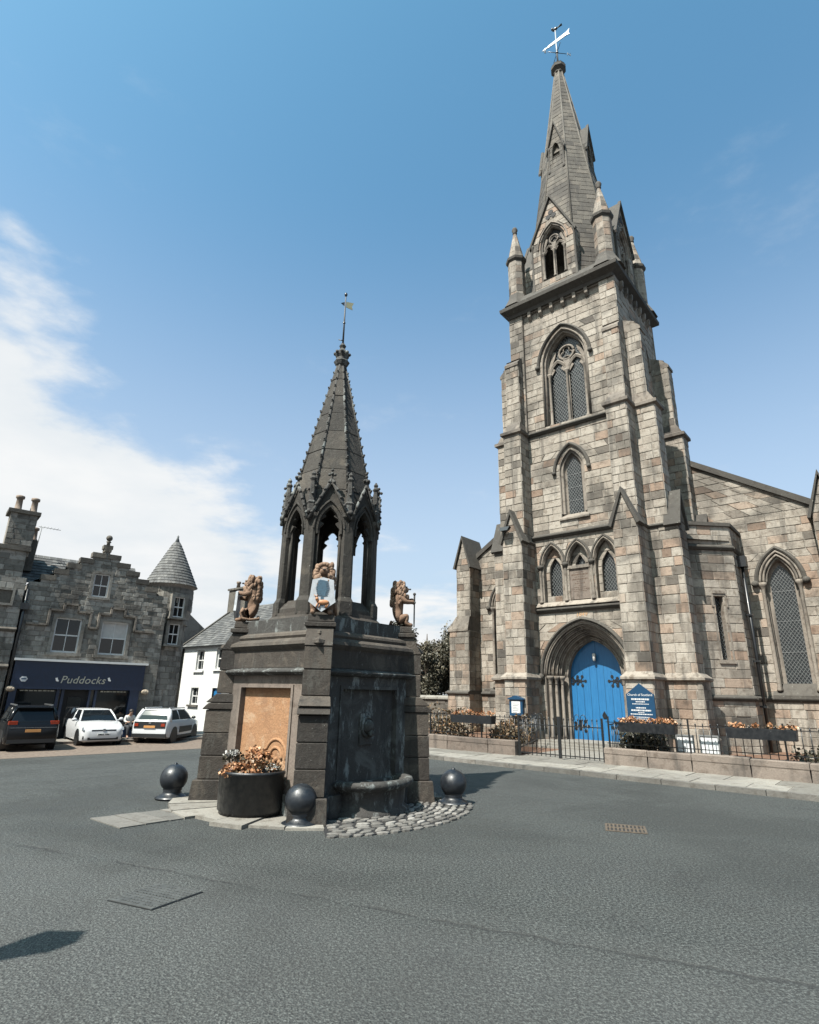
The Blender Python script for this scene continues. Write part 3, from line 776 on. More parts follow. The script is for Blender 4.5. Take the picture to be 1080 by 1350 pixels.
        for sx in (-1, 1):
            tr.prism(F, [(cx+sx*half*.98, lz+.25*s), (cx+sx*half*.62, zc-rc*.2), (cx+sx*half*.55, zc+rc*.55), (cx+sx*half*.74, zs+(apex-zs)*.58), (cx+sx*half*.98, zs+.1)], -depth-.08, -depth-.01)
        tr.build('tracery', 'sandstone_trim', wo)
        for sx, r in ((-.94, .06), (0, .06), (.94, .06)):
            x = cx+sx*half; p0 = F(x, 0, -depth+.07)
            MB().lathe(p0.x, p0.y, [(.10*s, zb+.02), (.10*s, zb+.1*s), (r*s, zb+.18*s), (.052*s, lz-.1*s), (.11*s, lz+.02*s), (.11*s, lz+.08*s)], 9).build('mullion_shaft', 'sandstone_trim', wo)
        return wo
    wo = tracery(FX, 0, .84, 12.52, 15.33, 16.68, .30, CH)
    mo = MB(); arch_sweep(mo, FX, bel, [(.02, .012), (-.05, .012), (-.07, -.10), (-.13, -.12), (-.15, -.24), (-.19, -.27), (-.19, -.42)], True, n=12, closed=False)
    for r, d, ra in ((-.02, .0, .045), (-.11, -.12, .045)): arch_sweep(mo, FX, bel, roll(r, d, ra), True, n=12, smooth=True)
    mo.build('window_surround', 'sandstone_trim', wo)
    h = MB(); arch_sweep(h, FX, bel, [(.08, 0), (.08, .10), (.13, .14), (.20, .08), (.22, 0)], False, n=12)
    for s in (-1, 1): h.ball((s*1.19, -.09, 15.32), .11)
    h.build('hood_mould', 'coping_stone', wo)
    FS = Fxp(2.45)
    wo = tracery(FS, 2.2, .74, 12.65, 15.33, 16.58, .26, CH)
    mo = MB(); arch_sweep(mo, FS, sidewin, [(.02, .012), (-.05, .012), (-.07, -.10), (-.15, -.12), (-.16, -.4)], True, n=10, closed=False)
    arch_sweep(mo, FS, sidewin, [(.10, 0), (.10, .12), (.2, .08), (.22, 0)], False, n=10); mo.build('window_surround', 'sandstone_trim', wo)
    # ---- spire: octagon of coursed stone
    zb_, zt = 18.9, 34.7; ra, rb = 2.30, .20      # apothems
    C0 = V((-.06, 2.22, 0))
    spst = Stones()
    for k in range(8):
        th = -math.pi/2+k*math.pi/4; nn = V((math.cos(th), math.sin(th), 0)); aa = V((-math.sin(th), math.cos(th), 0))
        o = C0+nn*ra+V((0, 0, zb_)); tp = C0+nn*rb+V((0, 0, zt)); b = (tp-o); Ls = b.length
        F = FR(o, aa, b)
        tn = math.tan(math.pi/8)
        spst.wall(F, 0, 0, 0, Ls, .30, .55, (), rnd, xr=lambda z: (-tn*(ra+(rb-ra)*z/Ls)*.995, tn*(ra+(rb-ra)*z/Ls)*.995), proud=(.006, .018), gap=.004)
        e0 = C0+(nn*ra+aa*tn*ra)+V((0, 0, zb_)); e1 = C0+(nn*rb+aa*tn*rb)+V((0, 0, zt))
        MB().tube([e0, e1], [.055, .04], 6).build('spire_rib', 'sooty_stone', CH)
    spst.back.v, bv = spst.back.v, None
    spo = empty('spire'); spo.parent = CH
    spst.flush(spo, 'sooty_stone', keep=120, xf=CHM, restname='spire_stonework', backname='spire_core')
    # finial cap
    kb = MB().lathe(C0.x, C0.y, [(.20, 34.5), (.30, 34.62), (.26, 34.74), (.42, 34.92), (.43, 35.06), (.36, 35.12), (.38, 35.2), (.20, 35.36), (.05, 35.42)], 8, smooth=False)
    kb.build('finial', 'coping_stone', CH)
    # lucarnes
    def lucarne(th, z0, zeave, zap, hw_, yf, win, big):
        nn = V((math.cos(th), math.sin(th), 0)); aa = V((-math.sin(th), math.cos(th), 0))
        F = FR(C0+nn*yf, aa); lu = Stones(); root = empty('lucarne'); root.parent = CH
        A = Arch(0, win[0], win[2], win[3], win[1])
        lu.wall(F, -hw_, hw_, z0, zap-.05, .3, .4, [A], rnd, xr=lambda z: (-hw_*min(1, (zap-z)/(zap-zeave)), hw_*min(1, (zap-z)/(zap-zeave))), events=[zeave])
        dep = yf*.72 if big else yf*.66
        for sg in (-1, 1):
            Fs = FR(F(sg*hw_, 0, 0), -F.n*sg if sg > 0 else F.n); 
            if sg > 0: lu.wall(Fs, 0, dep, z0, zeave, .3, .45, (), rnd)
            else: lu.wall(Fs, -dep, 0, z0, zeave, .3, .45, (), rnd)
        lu.flush(root, 'sooty_stone' if not big else 'sandstone', keep=14 if big else 4, xf=CHM, restname='lucarne_stonework', backname='lucarne_core')
        rf = MB()
        ov = .12
        for sg in (-1, 1):
            sl = (zap-zeave)/hw_
            q = lambda d: [F(sg*(hw_+ov), zeave-ov*sl, d), F(0, zap, d), F(0, zap+.16, d), F(sg*(hw_+ov+.04), zeave-ov*sl+.12, d)]
            rf.loft([q(.12), q(-.02)], (.2, .5)); 
            q2 = lambda d: [F(sg*hw_, zeave-.02, d), F(0, zap-.05, d), F(0, zap+.06, d), F(sg*(hw_+.02), zeave+.08, d)]
            rf.loft([q2(-.02), q2(-dep)], (.4, .5))
            p = F(sg*(hw_+.02), 0, .0)
            rf.lathe(p.x, p.y, [(.09, z0), (.09, z0+.2), (.055, z0+.3), (.05, zeave-.25), (.1, zeave-.1), (.1, zeave)], 8)
        rf.build('gable_coping', 'coping_stone', root)
        if big:
            wo = tracery(F, 0, win[0]*.86, win[1]+.05, win[2], win[3]-.12, .12, root, louvres=True, s=.75)
            mo = MB(); arch_sweep(mo, F, A, [(.0, .012), (-.03, -.06), (-.07, -.08), (-.07, -.25)], True, closed=False)
            arch_sweep(mo, F, A, [(.08, 0), (.08, .07), (.14, .05), (.15, 0)], False); mo.build('window_surround', 'sandstone_trim', wo)
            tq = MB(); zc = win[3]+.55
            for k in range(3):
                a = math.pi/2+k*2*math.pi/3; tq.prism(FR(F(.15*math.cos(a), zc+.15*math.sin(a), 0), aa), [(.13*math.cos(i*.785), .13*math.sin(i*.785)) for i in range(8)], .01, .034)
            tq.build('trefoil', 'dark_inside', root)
        else:
            wn = MB().prism(F, A.pts(6), -.22, -.2); wo = wn.build('window', 'dark_inside', root)
            lv = MB(); z = win[1]+.05
            while z < win[2]:
                lv.add([F(-win[0], z, -.05), F(win[0], z, -.05), F(win[0], z+.08, -.17), F(-win[0], z+.08, -.17)], [(0, 1, 2, 3)]); z += .1
            arch_sweep(lv, F, A, [(.04, .01), (0, .01), (0, -.2)], True, closed=False); lv.build('louvre', 'louvre', wo)
    for k, th in enumerate((-math.pi/2, 0, math.pi)):
        lucarne(th, 19.0, 21.75, 24.0, 1.0, 2.36, (.62, 19.55, 21.35, 22.45), True)
        lucarne(th, 26.6, 28.3, 29.75, .36, 1.22, (.20, 26.95, 28.0, 28.5), False)
    # corner pinnacles
    for sx in (-1, 1):
        for sy in (-1, 1):
            x, y = sx*2.12, 2.22+sy*2.05
            pn = Stones(); root = empty('pinnacle'); root.parent = CH
            for k in range(8):
                th = k*math.pi/4+math.pi/8*0; nn = V((math.cos(th), math.sin(th), 0)); aa = V((-math.sin(th), math.cos(th), 0))
                F = FR(V((x, y, 0))+nn*.36, aa); tn = math.tan(math.pi/8)*.36
                pn.wall(F, -tn, tn, 19.0, 21.55, .36, .5, (), rnd, proud=(.004, .014))
                F2 = FR(V((x, y, 21.75))+nn*.37, aa, V((-nn.x*.31, -nn.y*.31, 1.62))); L2 = math.hypot(.31, 1.62)
                pn.wall(F2, 0, 0, 0, L2, .34, .5, (), rnd, xr=lambda z: (-math.tan(math.pi/8)*(.37-.31*z/L2), math.tan(math.pi/8)*(.37-.31*z/L2)), proud=(.003, .01))
            pn.flush(root, 'sandstone', keep=12, xf=CHM, restname='pinnacle_stonework', backname='pinnacle_core')
            MB().lathe(x, y, [(.36, 21.42), (.48, 21.58), (.50, 21.7), (.38, 21.82)], 8, rot=math.pi/8, smooth=False).build('pinnacle_cap', 'coping_stone', root)
            MB().lathe(x, y, [(.08, 23.3), (.12, 23.36), (.09, 23.42), (.15, 23.55), (.10, 23.68), (.02, 23.74)], 8).build('finial', 'coping_stone', root)
            MB().lathe(x, y, [(.75, 18.85), (.50, 19.35), (.40, 19.62)], 8, rot=math.pi/8, smooth=False).build('pinnacle_foot', 'coping_stone', root)
    # ---- stair turret canted between tower and nave
    tl = Stones(); P0, P1 = V((2.98, .76, 0)), V((4.72, 2.5, 0)); LL = (P1-P0).length
    FT = FR(P0, P1-P0)
    slit = Box2(1.55, 1.85, 3.02, 5.18)
    st.wall(FT, 0, LL, 0, 6.95, CHS, SL, [slit], rnd); st.wall(FT, 0, LL, 7.05, 7.75, .33, .5, (), rnd)
    FT2 = Fxp(4.72)
    st.wall(FT2, 2.5, 4.25, 0, 6.95, CHS, SL, (), rnd); st.wall(FT2, 2.5, 4.25, 7.05, 7.75, .33, .5, (), rnd)
    for F, a, b in ((FT, 0, LL+.02), (FT2, 2.49, 4.25)):
        string_course(cop, F, a, b, 7.0, .2, .12); string_course(cop, F, a, b, 1.84, .18, .12)
        cop.fbox(F, a, b, 7.75, 7.88, -.25, .08); 
    cop.add([(2.6, 0, 7.2), (4.7, 2.4, 7.2), (4.7, 4.3, 7.2), (2.6, 4.3, 7.2)], [(0, 1, 2, 3)])
    wo = MB().fbox(FT, 1.55, 1.85, 3.02, 5.18, -.24, -.22).build('window', 'leaded_glass', CH)
    la = MB(); lattice(la, FT, slit, -.205, .12); la.build('leading', 'lead', wo)
    mo = MB()
    for r, d, e in ((.10, .02, 0), ):
        arch_sweep(mo, FT, slit, [(.12, 0), (.12, .03), (.06, .03), (.04, -.05), (.0, -.06), (.0, -.23)], True, closed=False)
    mo.fbox(FT, 1.40, 2.0, 2.90, 3.02, -.2, .06); mo.fbox(FT, 1.47, 1.93, 5.28, 5.38, 0, .06); mo.fbox(FT, 1.40, 1.47, 4.8, 5.15, 0, .05); mo.fbox(FT, 1.93, 2.0, 4.8, 5.15, 0, .05)
    mo.build('window_surround', 'sandstone_trim', wo)
    dp = MB(); dp.tube([(4.86, 3.2, 6.6), (4.86, 3.2, .1)], .055, 8); dp.box(4.74, 5.02, 3.02, 3.38, 6.35, 6.75)
    for z in (4.6, 3.0, 1.5): dp.box(4.74, 4.95, 3.1, 3.3, z, z+.06)
    dp.build('downpipe', 'iron', CH)
    # ---- nave west wall
    NY = 4.25; FN = Fy(NY)
    eave = lambda x: 11.62-.647*(abs(x)-2.58)
    wins = [Arch(s*5.83, .62, 5.88, 7.02, 2.02) for s in (-1, 1)]
    xl, xrr = -7.4, 7.4
    st.wall(FN, 0, 0, 0, 11.6, CHS, SL, wins, rnd, xr=lambda z: (-min(7.4, 2.58+(11.62-z)/.647), min(7.4, 2.58+(11.62-z)/.647)), events=[eave(7.4)])
    string_course(cop, FN, 4.72, 7.3, 1.84, .18, .12); string_course(cop, FN, -7.3, -2.6, 1.84, .18, .12)
    for s in (-1, 1):
        q = lambda y: [(s*2.4, y, eave(2.4)-.1), (s*7.5, y, eave(7.5)-.1), (s*7.5, y, eave(7.5)+.16), (s*2.4, y, eave(2.4)+.16)]
        cop.loft([q(NY-.12), q(NY+.4)], (.2, .5))
        A = Arch(s*5.83, .37, 5.80, 6.55, 2.30)
        wo = lead_window(FN, A, .30, [(.30, .012), (.26, .012), (.24, -.10), (.13, -.12), (.11, -.27), (0, -.30)])
        h = MB(); W2 = Arch(s*5.83, .62, 5.88, 7.0, 2.02)
        for r, d, ra in ((.02, .02, .05), (-.09, -.02, .045), (-.17, -.10, .045)): arch_sweep(h, FN, W2, roll(r, d, ra), False, n=10, smooth=True)
        h.build('arch_moulding', 'sandstone_trim', wo)
        h = MB(); arch_sweep(h, FN, W2, [(.08, 0), (.08, .09), (.13, .12), (.20, .07), (.22, 0)], False, n=10)
        for k in (-1, 1): h.ball((s*5.83+k*.80, NY-.1, 5.86), .13)
        h.build('hood_mould', 'coping_stone', wo)
        for k in (-1, 1):
            x = s*5.83+k*.58
            MB().lathe(x, NY-.02, [(.10, 2.05), (.10, 2.12), (.07, 2.24), (.06, 5.58), (.11, 5.75), (.14, 5.80), (.14, 5.90)], 10).build('jamb_shaft', 'sandstone_trim', wo)
        sl2 = MB(); sl2.loft([[(s*5.83-.8, NY+.3, z), (s*5.83-.8, NY-e, z), (s*5.83+.8, NY-e, z), (s*5.83+.8, NY+.3, z)] for z, e in ((1.80, .13), (1.92, .13), (2.32, -.20))]); sl2.build('sill', 'coping_stone', wo)
        # corner buttress, set off half-way, gabled
        def blk(x0, x1, y0, z0, z1):
            a, b = sorted((s*x0, s*x1))
            st.wall(Fy(y0), a, b, z0, z1, CHS, .46, (), rnd)
            st.wall(Fxp(b), y0, NY+.6, z0, z1, CHS, .5, (), rnd); st.wall(Fxm(a), -NY-.6, -y0, z0, z1, CHS, .5, (), rnd)
        blk(7.18, 8.40, 3.15, 0, 1.76); blk(7.22, 8.34, 3.22, 1.86, 4.72); blk(7.22, 8.0, 3.36, 5.4, 8.02)
        trim.loft([[(s*7.22, y, z), (s*x, y, z), (s*x, NY+.5, z), (s*7.22, NY+.5, z)] for z, x, y in ((4.70, 8.42, 3.16), (4.80, 8.42, 3.16), (5.44, 8.02, 3.34))])
        cop.loft([[(s*7.16, y, z), (s*x, y, z), (s*x, NY+.5, z), (s*7.16, NY+.5, z)] for z, x, y in ((1.70, 8.42, 3.14), (1.78, 8.50, 3.04), (1.84, 8.50, 3.04), (1.92, 8.34, 3.22))])
        cx_ = 7.61; FB2 = Fy(3.36)
        st.wall(FB2, 0, 0, 8.02, 9.28, .3, .4, (), rnd, xr=lambda z: (s*cx_-.39*(9.3-z)/1.28, s*cx_+.39*(9.3-z)/1.28))
        for k in (-1, 1):
            q = lambda y: [(s*cx_+k*.54, y, 7.86), (s*cx_, y, 9.55), (s*cx_, y, 9.38), (s*cx_+k*.44, y, 7.84)]
            cop.loft([q(3.22), q(NY+.7)], (.2, .5))
    # nave body and roof behind
    nb = MB(); nb.box(-7.3, 7.3, NY+.35, 26, 0, 8.4); nb.build('nave_walls', 'sandstone', CH)
    rf = MB()
    for s in (-1, 1):
        rf.add([(s*7.6, NY+.3, 8.2), (0, NY+.3, 13.1), (0, 26.3, 13.1), (s*7.6, 26.3, 8.2)], [(0, 1, 2, 3)])
    rf.build('nave_roof', 'slate', CH)
    # steps to the door
    for i, (y, z) in enumerate(((-.55, .26), (-.9, .19), (-1.25, .125))):
        MB().box(-1.75, 1.75, y, 1.0 if i == 0 else y+.5, -.1, z).build('door_step', 'slab', CH)
    rr = random.Random(77)
    for i, (vs_, t_) in enumerate(st.st):           # pinker beds low down, greyer stone above
        z = vs_[4].z; pk = .32 if z < 4.5 else (.20 if z < 8.2 else .08)
        q = rr.random(); r_ = rr.uniform(.80, .97) if q < pk else (rr.uniform(.03, .16) if q > .93 else (rr.uniform(.97, 1) if q > .915 else rr.uniform(.25, .76)))
        st.st[i] = (vs_, (r_, .5))
    st.flush(CH, 'sandstone', keep=300, xf=CHM, backmat='mortar')
    # weather vane (its own thing: turns on the finial)
make_church()
def make_vane():
    vn = empty('weather_vane', cl(-.06, 2.22, 35.38), ROTC, 'pale metal weather vane with feathered arrow on top of church spire', 'weather vane')
    MB().tube([(0, 0, 0), (0, 0, 2.75)], [.06, .035], 8).build('pole', 'vane_white', vn)
    e = .55*.7071
    b = MB(); b.tube([(-e, -e, .95), (e, e, .95)], .018, 5); b.tube([(-e, e, .95), (e, -e, .95)], .018, 5); b.ball((0, 0, .95), .09); b.build('compass_arms', 'iron', vn)
    Fp = FR((0, 0, 1.87), (1, 0, 0)); k = .74
    ar = MB()
    ar.prism(Fp, [(x*k, z*k*.8) for x, z in [(-1.15, 0), (-.85, .17), (-.86, .05), (-.75, .06), (-.62, .16), (.85, .24), (1.12, .40), (1.02, .0), (1.12, -.34), (.85, -.2), (-.62, -.14), (-.75, -.06), (-.86, -.05), (-.85, -.17)]], -.02, .02)
    ar.build('arrow', 'vane_white', vn)
    cr = MB()
    for i in range(9):
        x = -.5+i*.16; cr.prism(Fp, [(q*k, z*k*.75) for q, z in [(x, -.11), (x+.05, -.11), (x+.1, .13), (x+.05, .13)]], .021, .03)
    cr.build('feather_rib', 'vane_gold', vn)
    bd = MB(); bd.ball((0, 0, 2.86), .12, sc=(1.5, .7, .8)); bd.ball((-.16, 0, 3.0), .075); bd.add([(.1, 0, 2.9), (.42, .06, 2.84), (.42, -.06, 2.88), (.1, 0, 2.8)], [(0, 1, 2), (0, 3, 2), (0, 1, 3)]); bd.build('bird_finial', 'iron', vn)
    for s, ch_ in ((-1, 'E'), (1, 'N')):
        put_text(vn, FR((s*(e+.1), s*(e+.1), .84), (.7071, .7071, 0)), 0, 0, 0, ch_, .30, 'vane_white', name='compass_letter', ext=.015)
make_vane()
# ------------------------------------------------------------------ the fountain
FC0 = V((-1.5, 10.6, 0)); FROT = math.atan2(.094, .9955)
def make_fountain():
    rnd = random.Random(21)
    fo = empty('fountain', FC0, FROT, 'dark carved stone fountain with open lantern and crocketed spire in the square', 'fountain')
    bpy.context.view_layer.update(); XF = fo.matrix_world.copy()
    K = 1.72; q = .70710678
    def sq(k, z): return [(0, -k, z), (k, 0, z), (0, k, z), (-k, 0, z)]
    core = MB().loft([sq(K-.16, 0), sq(K-.16, 2.9)]); core.build('core', 'fountain_dark', fo)
    faces = []
    for i in range(4):
        c0 = [(-K, 0), (0, -K), (K, 0), (0, K)][i]; c1 = [(0, -K), (K, 0), (0, K), (-K, 0)][i]
        faces.append(FR((c0[0], c0[1], 0), (c1[0]-c0[0], c1[1]-c0[1], 0)))
    LF = K*math.sqrt(2)
    for i, F in enumerate(faces):
        ochre = i in (0, 3); mat = 'ochre_panel' if ochre else 'fountain_dark'; fm = 'pink_stone' if ochre else 'fountain_dark'
        MB().fbox(F, .2, LF-.2, .0, .30, -.3, .06).build('plinth', 'fountain_dark', fo)
        p0, p1, z0, z1 = .52, LF-.52, .42, 1.84
        pn = MB().fbox(F, p0, p1, z0, z1, -.14, -.10).build('panel', mat, fo)
        fr = MB()
        for a, b, c, d in ((.2, p0, .30, 2.0), (p1, LF-.2, .30, 2.0), (p0, p1, z1, 2.0), (p0, p1, .30, z0)): MB().fbox(F, a, b, c, d, -.3, -.02).build('panel_border', fm, fo)
        for a, b, c, d in ((p0, p0+.05, z0, z1), (p1-.05, p1, z0, z1), (p0+.05, p1-.05, z1-.05, z1), ): MB().fbox(F, a, b, c, d, -.12, .0).build('panel_moulding', fm, pn)
        string_course(Pieces('string_course', 'fountain_dark', fo), F, .1, LF-.1, 2.06, .09, .10)
        fz = MB().fbox(F, .15, LF-.15, 2.10, 2.38, -.3, .0).build('frieze', 'fountain_stone', fo)
        if ochre:
            rel = MB(); m_ = LF/2                        # worn relief of a scrolled cartouche low on the panel
            for r_, z_, x_ in ((.26, .74, .28), (.15, .74, .28), (.11, .66, -.12)):
                rel.tube([F(m_+x_+r_*math.cos(a), z_+r_*1.1*math.sin(a), -.105) for a in [math.pi*k/12 for k in range(13)]], .028, 6)
            for k in range(40): rel.ball(F(m_+rnd.uniform(-.35, .60), .48+rnd.uniform(0, .38), -.105), rnd.uniform(.02, .045), 7, 5)
            rel.build('worn_relief', mat, pn)
        else:
            m_ = LF/2
            msk = MB().fbox(F, m_-.16, m_+.16, .95, 1.42, -.12, -.07).build('spout_plate', 'fountain_dark', pn)
            rm = MB(); rm.ball(F(m_, 1.22, -.06), .11, 10, 8); rm.ball(F(m_, 1.12, .02), .055, 8, 6); rm.tube([F(m_, 1.36-.0, -.07)]+[F(m_+.13*math.sin(a), 1.22+.15*math.cos(a), -.06) for a in [i_*.5 for i_ in range(13)]], .03, 6)
            rm.build('spout_mask', 'fountain_dark', msk)
            # semicircular basin
            def half(r, z, n=14): return [F(m_+r*math.cos(math.pi*k/n), z, .02+r*.82*math.sin(math.pi*k/n)) for k in range(n+1)]
            bs = MB(); bs.loft([half(.70, 0), half(.70, .06), half(.62, .10), half(.64, .34), half(.74, .38), half(.78, .43), half(.75, .48), half(.66, .49), half(.58, .44), half(.55, .22)], closed=False, caps=False, smooth=True)
            bs.add(half(.55, .22), [list(range(15))]); bs.build('basin', 'fountain_dark', fo)
    # cornice steps up to the lantern
    for a, pr in (('cornice', ((K-.02, 2.36), (K+.04, 2.40), (K+.10, 2.45), (K+.08, 2.50), (K-.06, 2.56))), ('roof_step', ((K-.08, 2.55), (K-.04, 2.60), (K-.06, 2.64), (K-.22, 2.70))), ('roof_step', ((K-.24, 2.69), (K-.22, 2.74), (K-.34, 2.80)))):
        MB().loft([sq(k, z) for k, z in pr], (rnd.random(), .5)).build(a, 'fountain_stone', fo)
    O8 = lambda r, z, rot=math.pi/8: [(r*math.cos(rot+k*math.pi/4), r*math.sin(rot+k*math.pi/4), z) for k in range(8)]
    MB().loft([O8(1.12, 2.72), O8(1.12, 2.82), O8(1.06, 2.86), O8(1.06, 2.92), O8(1.0, 2.97), O8(.99, 3.03)]).build('lantern_base', 'fountain_stone', fo)
    # buttresses with lion pedestals; every block a stone of its own
    for i in range(4):
        a = -math.pi/2+i*math.pi/2; dr = V((math.cos(a), math.sin(a), 0)); pe = V((-math.sin(a), math.cos(a), 0))
        P = lambda r, x, z: dr*r+pe*x+V((0, 0, z))
        bt = empty('buttress'); bt.parent = fo
        def blk(z0, z1, r0, r1, w0, w1, nm='stone_block', t=None, c=.012, ri=1.0):
            t = t or (rnd.random(), .5)
            rings = []
            for z, r, w in ((z0, r0-c, w0-c), (z0+c, r0, w0), (z1-c, r1, w1), (z1, r1-c, w1-c)):
                rings.append([P(ri, -w, z), P(r, -w, z), P(r, w, z), P(ri, w, z)])
            MB().loft(rings, t).build(nm, 'fountain_stone', bt)
        blk(0, .34, 2.0, 1.97, .27, .26, 'footing_stone')
        for z0, z1 in ((.345, .70), (.705, 1.05), (1.055, 1.42)): blk(z0, z1, 1.92-.02*z0+rnd.uniform(-.006, .006), 1.92-.02*z1, .215, .215)
        blk(1.425, 1.53, 1.95, 1.87, .235, .235, 'weathering_stone'); blk(1.535, 1.68, 1.90, 1.76, .235, .22, 'weathering_stone')
        for z0, z1 in ((1.685, 2.06), (2.065, 2.40)): blk(z0, z1, 1.75+rnd.uniform(-.006, .006), 1.74, .205, .205)
        blk(2.405, 2.70, 1.75, 1.60, .21, .205, 'weathering_stone'); blk(2.705, 2.78, 1.63, 1.63, .24, .24, 'cap_stone'); blk(2.785, 2.90, 1.58, 1.57, .21, .205, 'lion_pedestal', ri=1.12)
    # lantern: eight piers, cusped arches under steep gables, pinnacles
    for k in range(8):
        a = math.pi/8+k*math.pi/4; dr = V((math.cos(a), math.sin(a), 0)); pe = V((-math.sin(a), math.cos(a), 0))
        def pr(r0, r1, w, z, c=.03): return [dr*x+pe*y+V((0, 0, z)) for x, y in ((r0, -w*.7), (r1-c, -w), (r1, -w+c), (r1, w-c), (r1-c, w), (r0, w*.7))]
        t = (rnd.random(), .5)
        pier = MB().loft([pr(.70, .965, .14, 3.0), pr(.70, .965, .14, 3.22), pr(.72, .925, .112, 3.30), pr(.72, .92, .108, 4.66), pr(.70, .95, .13, 4.72), pr(.70, .95, .13, 4.78)], t); po = pier.build('pier', 'fountain_spire', fo)
        sd = MB()
        for s in (-1, 1): sd.tube([dr*.80+pe*s*.118+V((0, 0, 3.22)), dr*.80+pe*s*.118+V((0, 0, 4.62))], .028, 6)
        sd.build('pier_shaft', 'fountain_spire', po)
        pn = MB(); c = dr*.885
        pn.lathe(c.x, c.y, [(.085, 4.76), (.085, 4.95), (.10, 4.98), (.07, 5.02), (.055, 5.30), (.04, 5.40), (.065, 5.45), (.03, 5.5), (.045, 5.54), (.01, 5.6)], 6, smooth=False)
        for j in range(6): 
            b = j*2.4; pn.ball((c.x+.07*math.cos(b), c.y+.07*math.sin(b), 5.04+j*.05), .025, 5, 4)
        pn.ball((c.x+dr.x*.08, c.y+dr.y*.08, 4.8), .05, 6, 5); pn.build('pinnacle', 'fountain_dark', fo)
        # the side between this pier and the next
        a2 = a+math.pi/8; d2 = V((math.cos(a2), math.sin(a2), 0)); p2 = V((-math.sin(a2), math.cos(a2), 0))
        F = FR(d2*.86, p2); hwf = .345
        A = Arch(0, .195, 4.50, 4.90, 4.40)
        gab = Stones(); zap = 5.36
        gx = lambda z: (-hwf*min(1, max(0, (zap-z)/(zap-4.72))), hwf*min(1, max(0, (zap-z)/(zap-4.72))))
        sdm = MB()
        for Fq in (F, FR(d2*.72, -p2)):
            g_ = Stones(); g_.wall(Fq, 0, 0, 4.45, zap-.02, .08, 9, [A], rnd, xr=gx, events=[4.72])
            sdm.add(g_.back.v, g_.back.f, t)
        go = sdm.build('gable', 'fountain_spire', fo, fix=False)
        mo = MB(); arch_sweep(mo, F, A, [(.03, .0), (.03, .03), (0, .02), (-.015, -.05), (0, -.14), (.03, -.14)], True, t)
        for s in (-1, 1):
            mo.prism(F, [(s*.215, 4.46), (s*.10, 4.60), (s*.19, 4.66)], -.10, -.03); mo.prism(F, [(s*.19, 4.66), (s*.07, 4.74), (s*.12, 4.83)], -.10, -.03)
        arch_sweep(mo, F, Arch(0, .27, 4.50, 5.03, 4.44), roll(0, .015, .02), False, t)
        mo.build('cusped_arch', 'fountain_spire', go)
        cp = MB()
        for s in (-1, 1):
            cp.tube([F(s*(hwf+.02), 4.66, .04), F(0, zap+.06, .04)], .032, 5)
            for j in range(5):
                f_ = .12+j*.19; cp.ball(F(s*(hwf+.02)*(1-f_), 4.66+(zap+.06-4.66)*f_+.03, .06), .032, 5, 4)
        cp.build('gable_coping', 'fountain_dark', go)
        fi = MB(); c = F(0, zap, .03)
        fi.tube([c, c+V((0, 0, .2))], .02, 5); fi.ball(c+V((0, 0, .24)), .03, 6, 5)
        for s in (-1, 1): fi.ball(c+p2*s*.05+V((0, 0, .15)), .03, 6, 5); fi.ball(c+d2*s*.05+V((0, 0, .15)), .03, 6, 5)
        fi.build('gable_finial', 'fountain_dark', go)
        # sloped sill between the piers
        MB().loft([[F(-.33, z, d) for d in (-.18,)] + [F(-.33, z, e), F(.33, z, e), F(.33, z, -.18)] for z, e in ((3.0, .03), (3.10, .03), (3.26, -.10))], t).build('sill', 'fountain_stone', fo)
    # spire
    sp = empty('spire'); sp.parent = fo; ss_ = Stones(); z0, z1, ra, rb = 4.86, 8.34, .80, .075; tn = math.tan(math.pi/8)
    for k in range(8):
        a = -math.pi/2+k*math.pi/4; nn = V((math.cos(a), math.sin(a), 0)); aa = V((-math.sin(a), math.cos(a), 0))
        o = nn*ra+V((0, 0, z0)); b = nn*rb+V((0, 0, z1))-o; L = b.length; F = FR(o, aa, b)
        ss_.wall(F, 0, 0, 0, L, .42, .8, (), rnd, xr=lambda z: (-tn*(ra+(rb-ra)*z/L), tn*(ra+(rb-ra)*z/L)), proud=(.004, .014), gap=.003)
        e0 = (nn+aa*tn)*ra+V((0, 0, z0)); e1 = (nn+aa*tn)*rb+V((0, 0, z1)); out = (nn+aa*tn).normalized()
        rib = MB().tube([e0, e1], [.035, .02], 5)
        for j in range(17):
            f_ = .05+j*.055; c = e0.lerp(e1, f_); s_ = 1-.45*f_
            rib.ball(c+out*.022*s_, .042*s_, 6, 4); rib.ball(c+out*.05*s_+V((0, 0, .025)), .028*s_, 5, 4)
        rib.build('crocketed_rib', 'fountain_dark', sp)
    ss_.flush(sp, 'fountain_spire', keep=60, xf=XF, restname='spire_stonework', backname='spire_core')
    cr = MB().lathe(0, 0, [(.08, 8.26), (.13, 8.32), (.17, 8.40), (.13, 8.44), (.12, 8.50), (.15, 8.56), (.15, 8.62), (.09, 8.68), (.05, 8.74), (.075, 8.80), (.04, 8.86)], 8, smooth=False)
    for k in range(8):
        b = k*math.pi/4; cr.ball((.15*math.cos(b), .15*math.sin(b), 8.60), .04, 5, 4)
    cr.build('crown_finial', 'fountain_dark', fo)
    vn = empty('weather_vane', FC0+V((0, 0, 8.84)), FROT, 'thin iron weather vane with small gilt flag on fountain spire', 'weather vane')
    MB().tube([(0, 0, 0), (0, 0, 1.27)], [.022, .012], 6).build('pole', 'lichen_metal', vn)
    F = FR((0, 0, 1.0), (.95, .3, 0)); MB().prism(F, [(.02, -.04), (.17, -.07), (.15, .01), (.19, .11), (.02, .10)], -.006, .006).build('flag', 'vane_gold', vn)
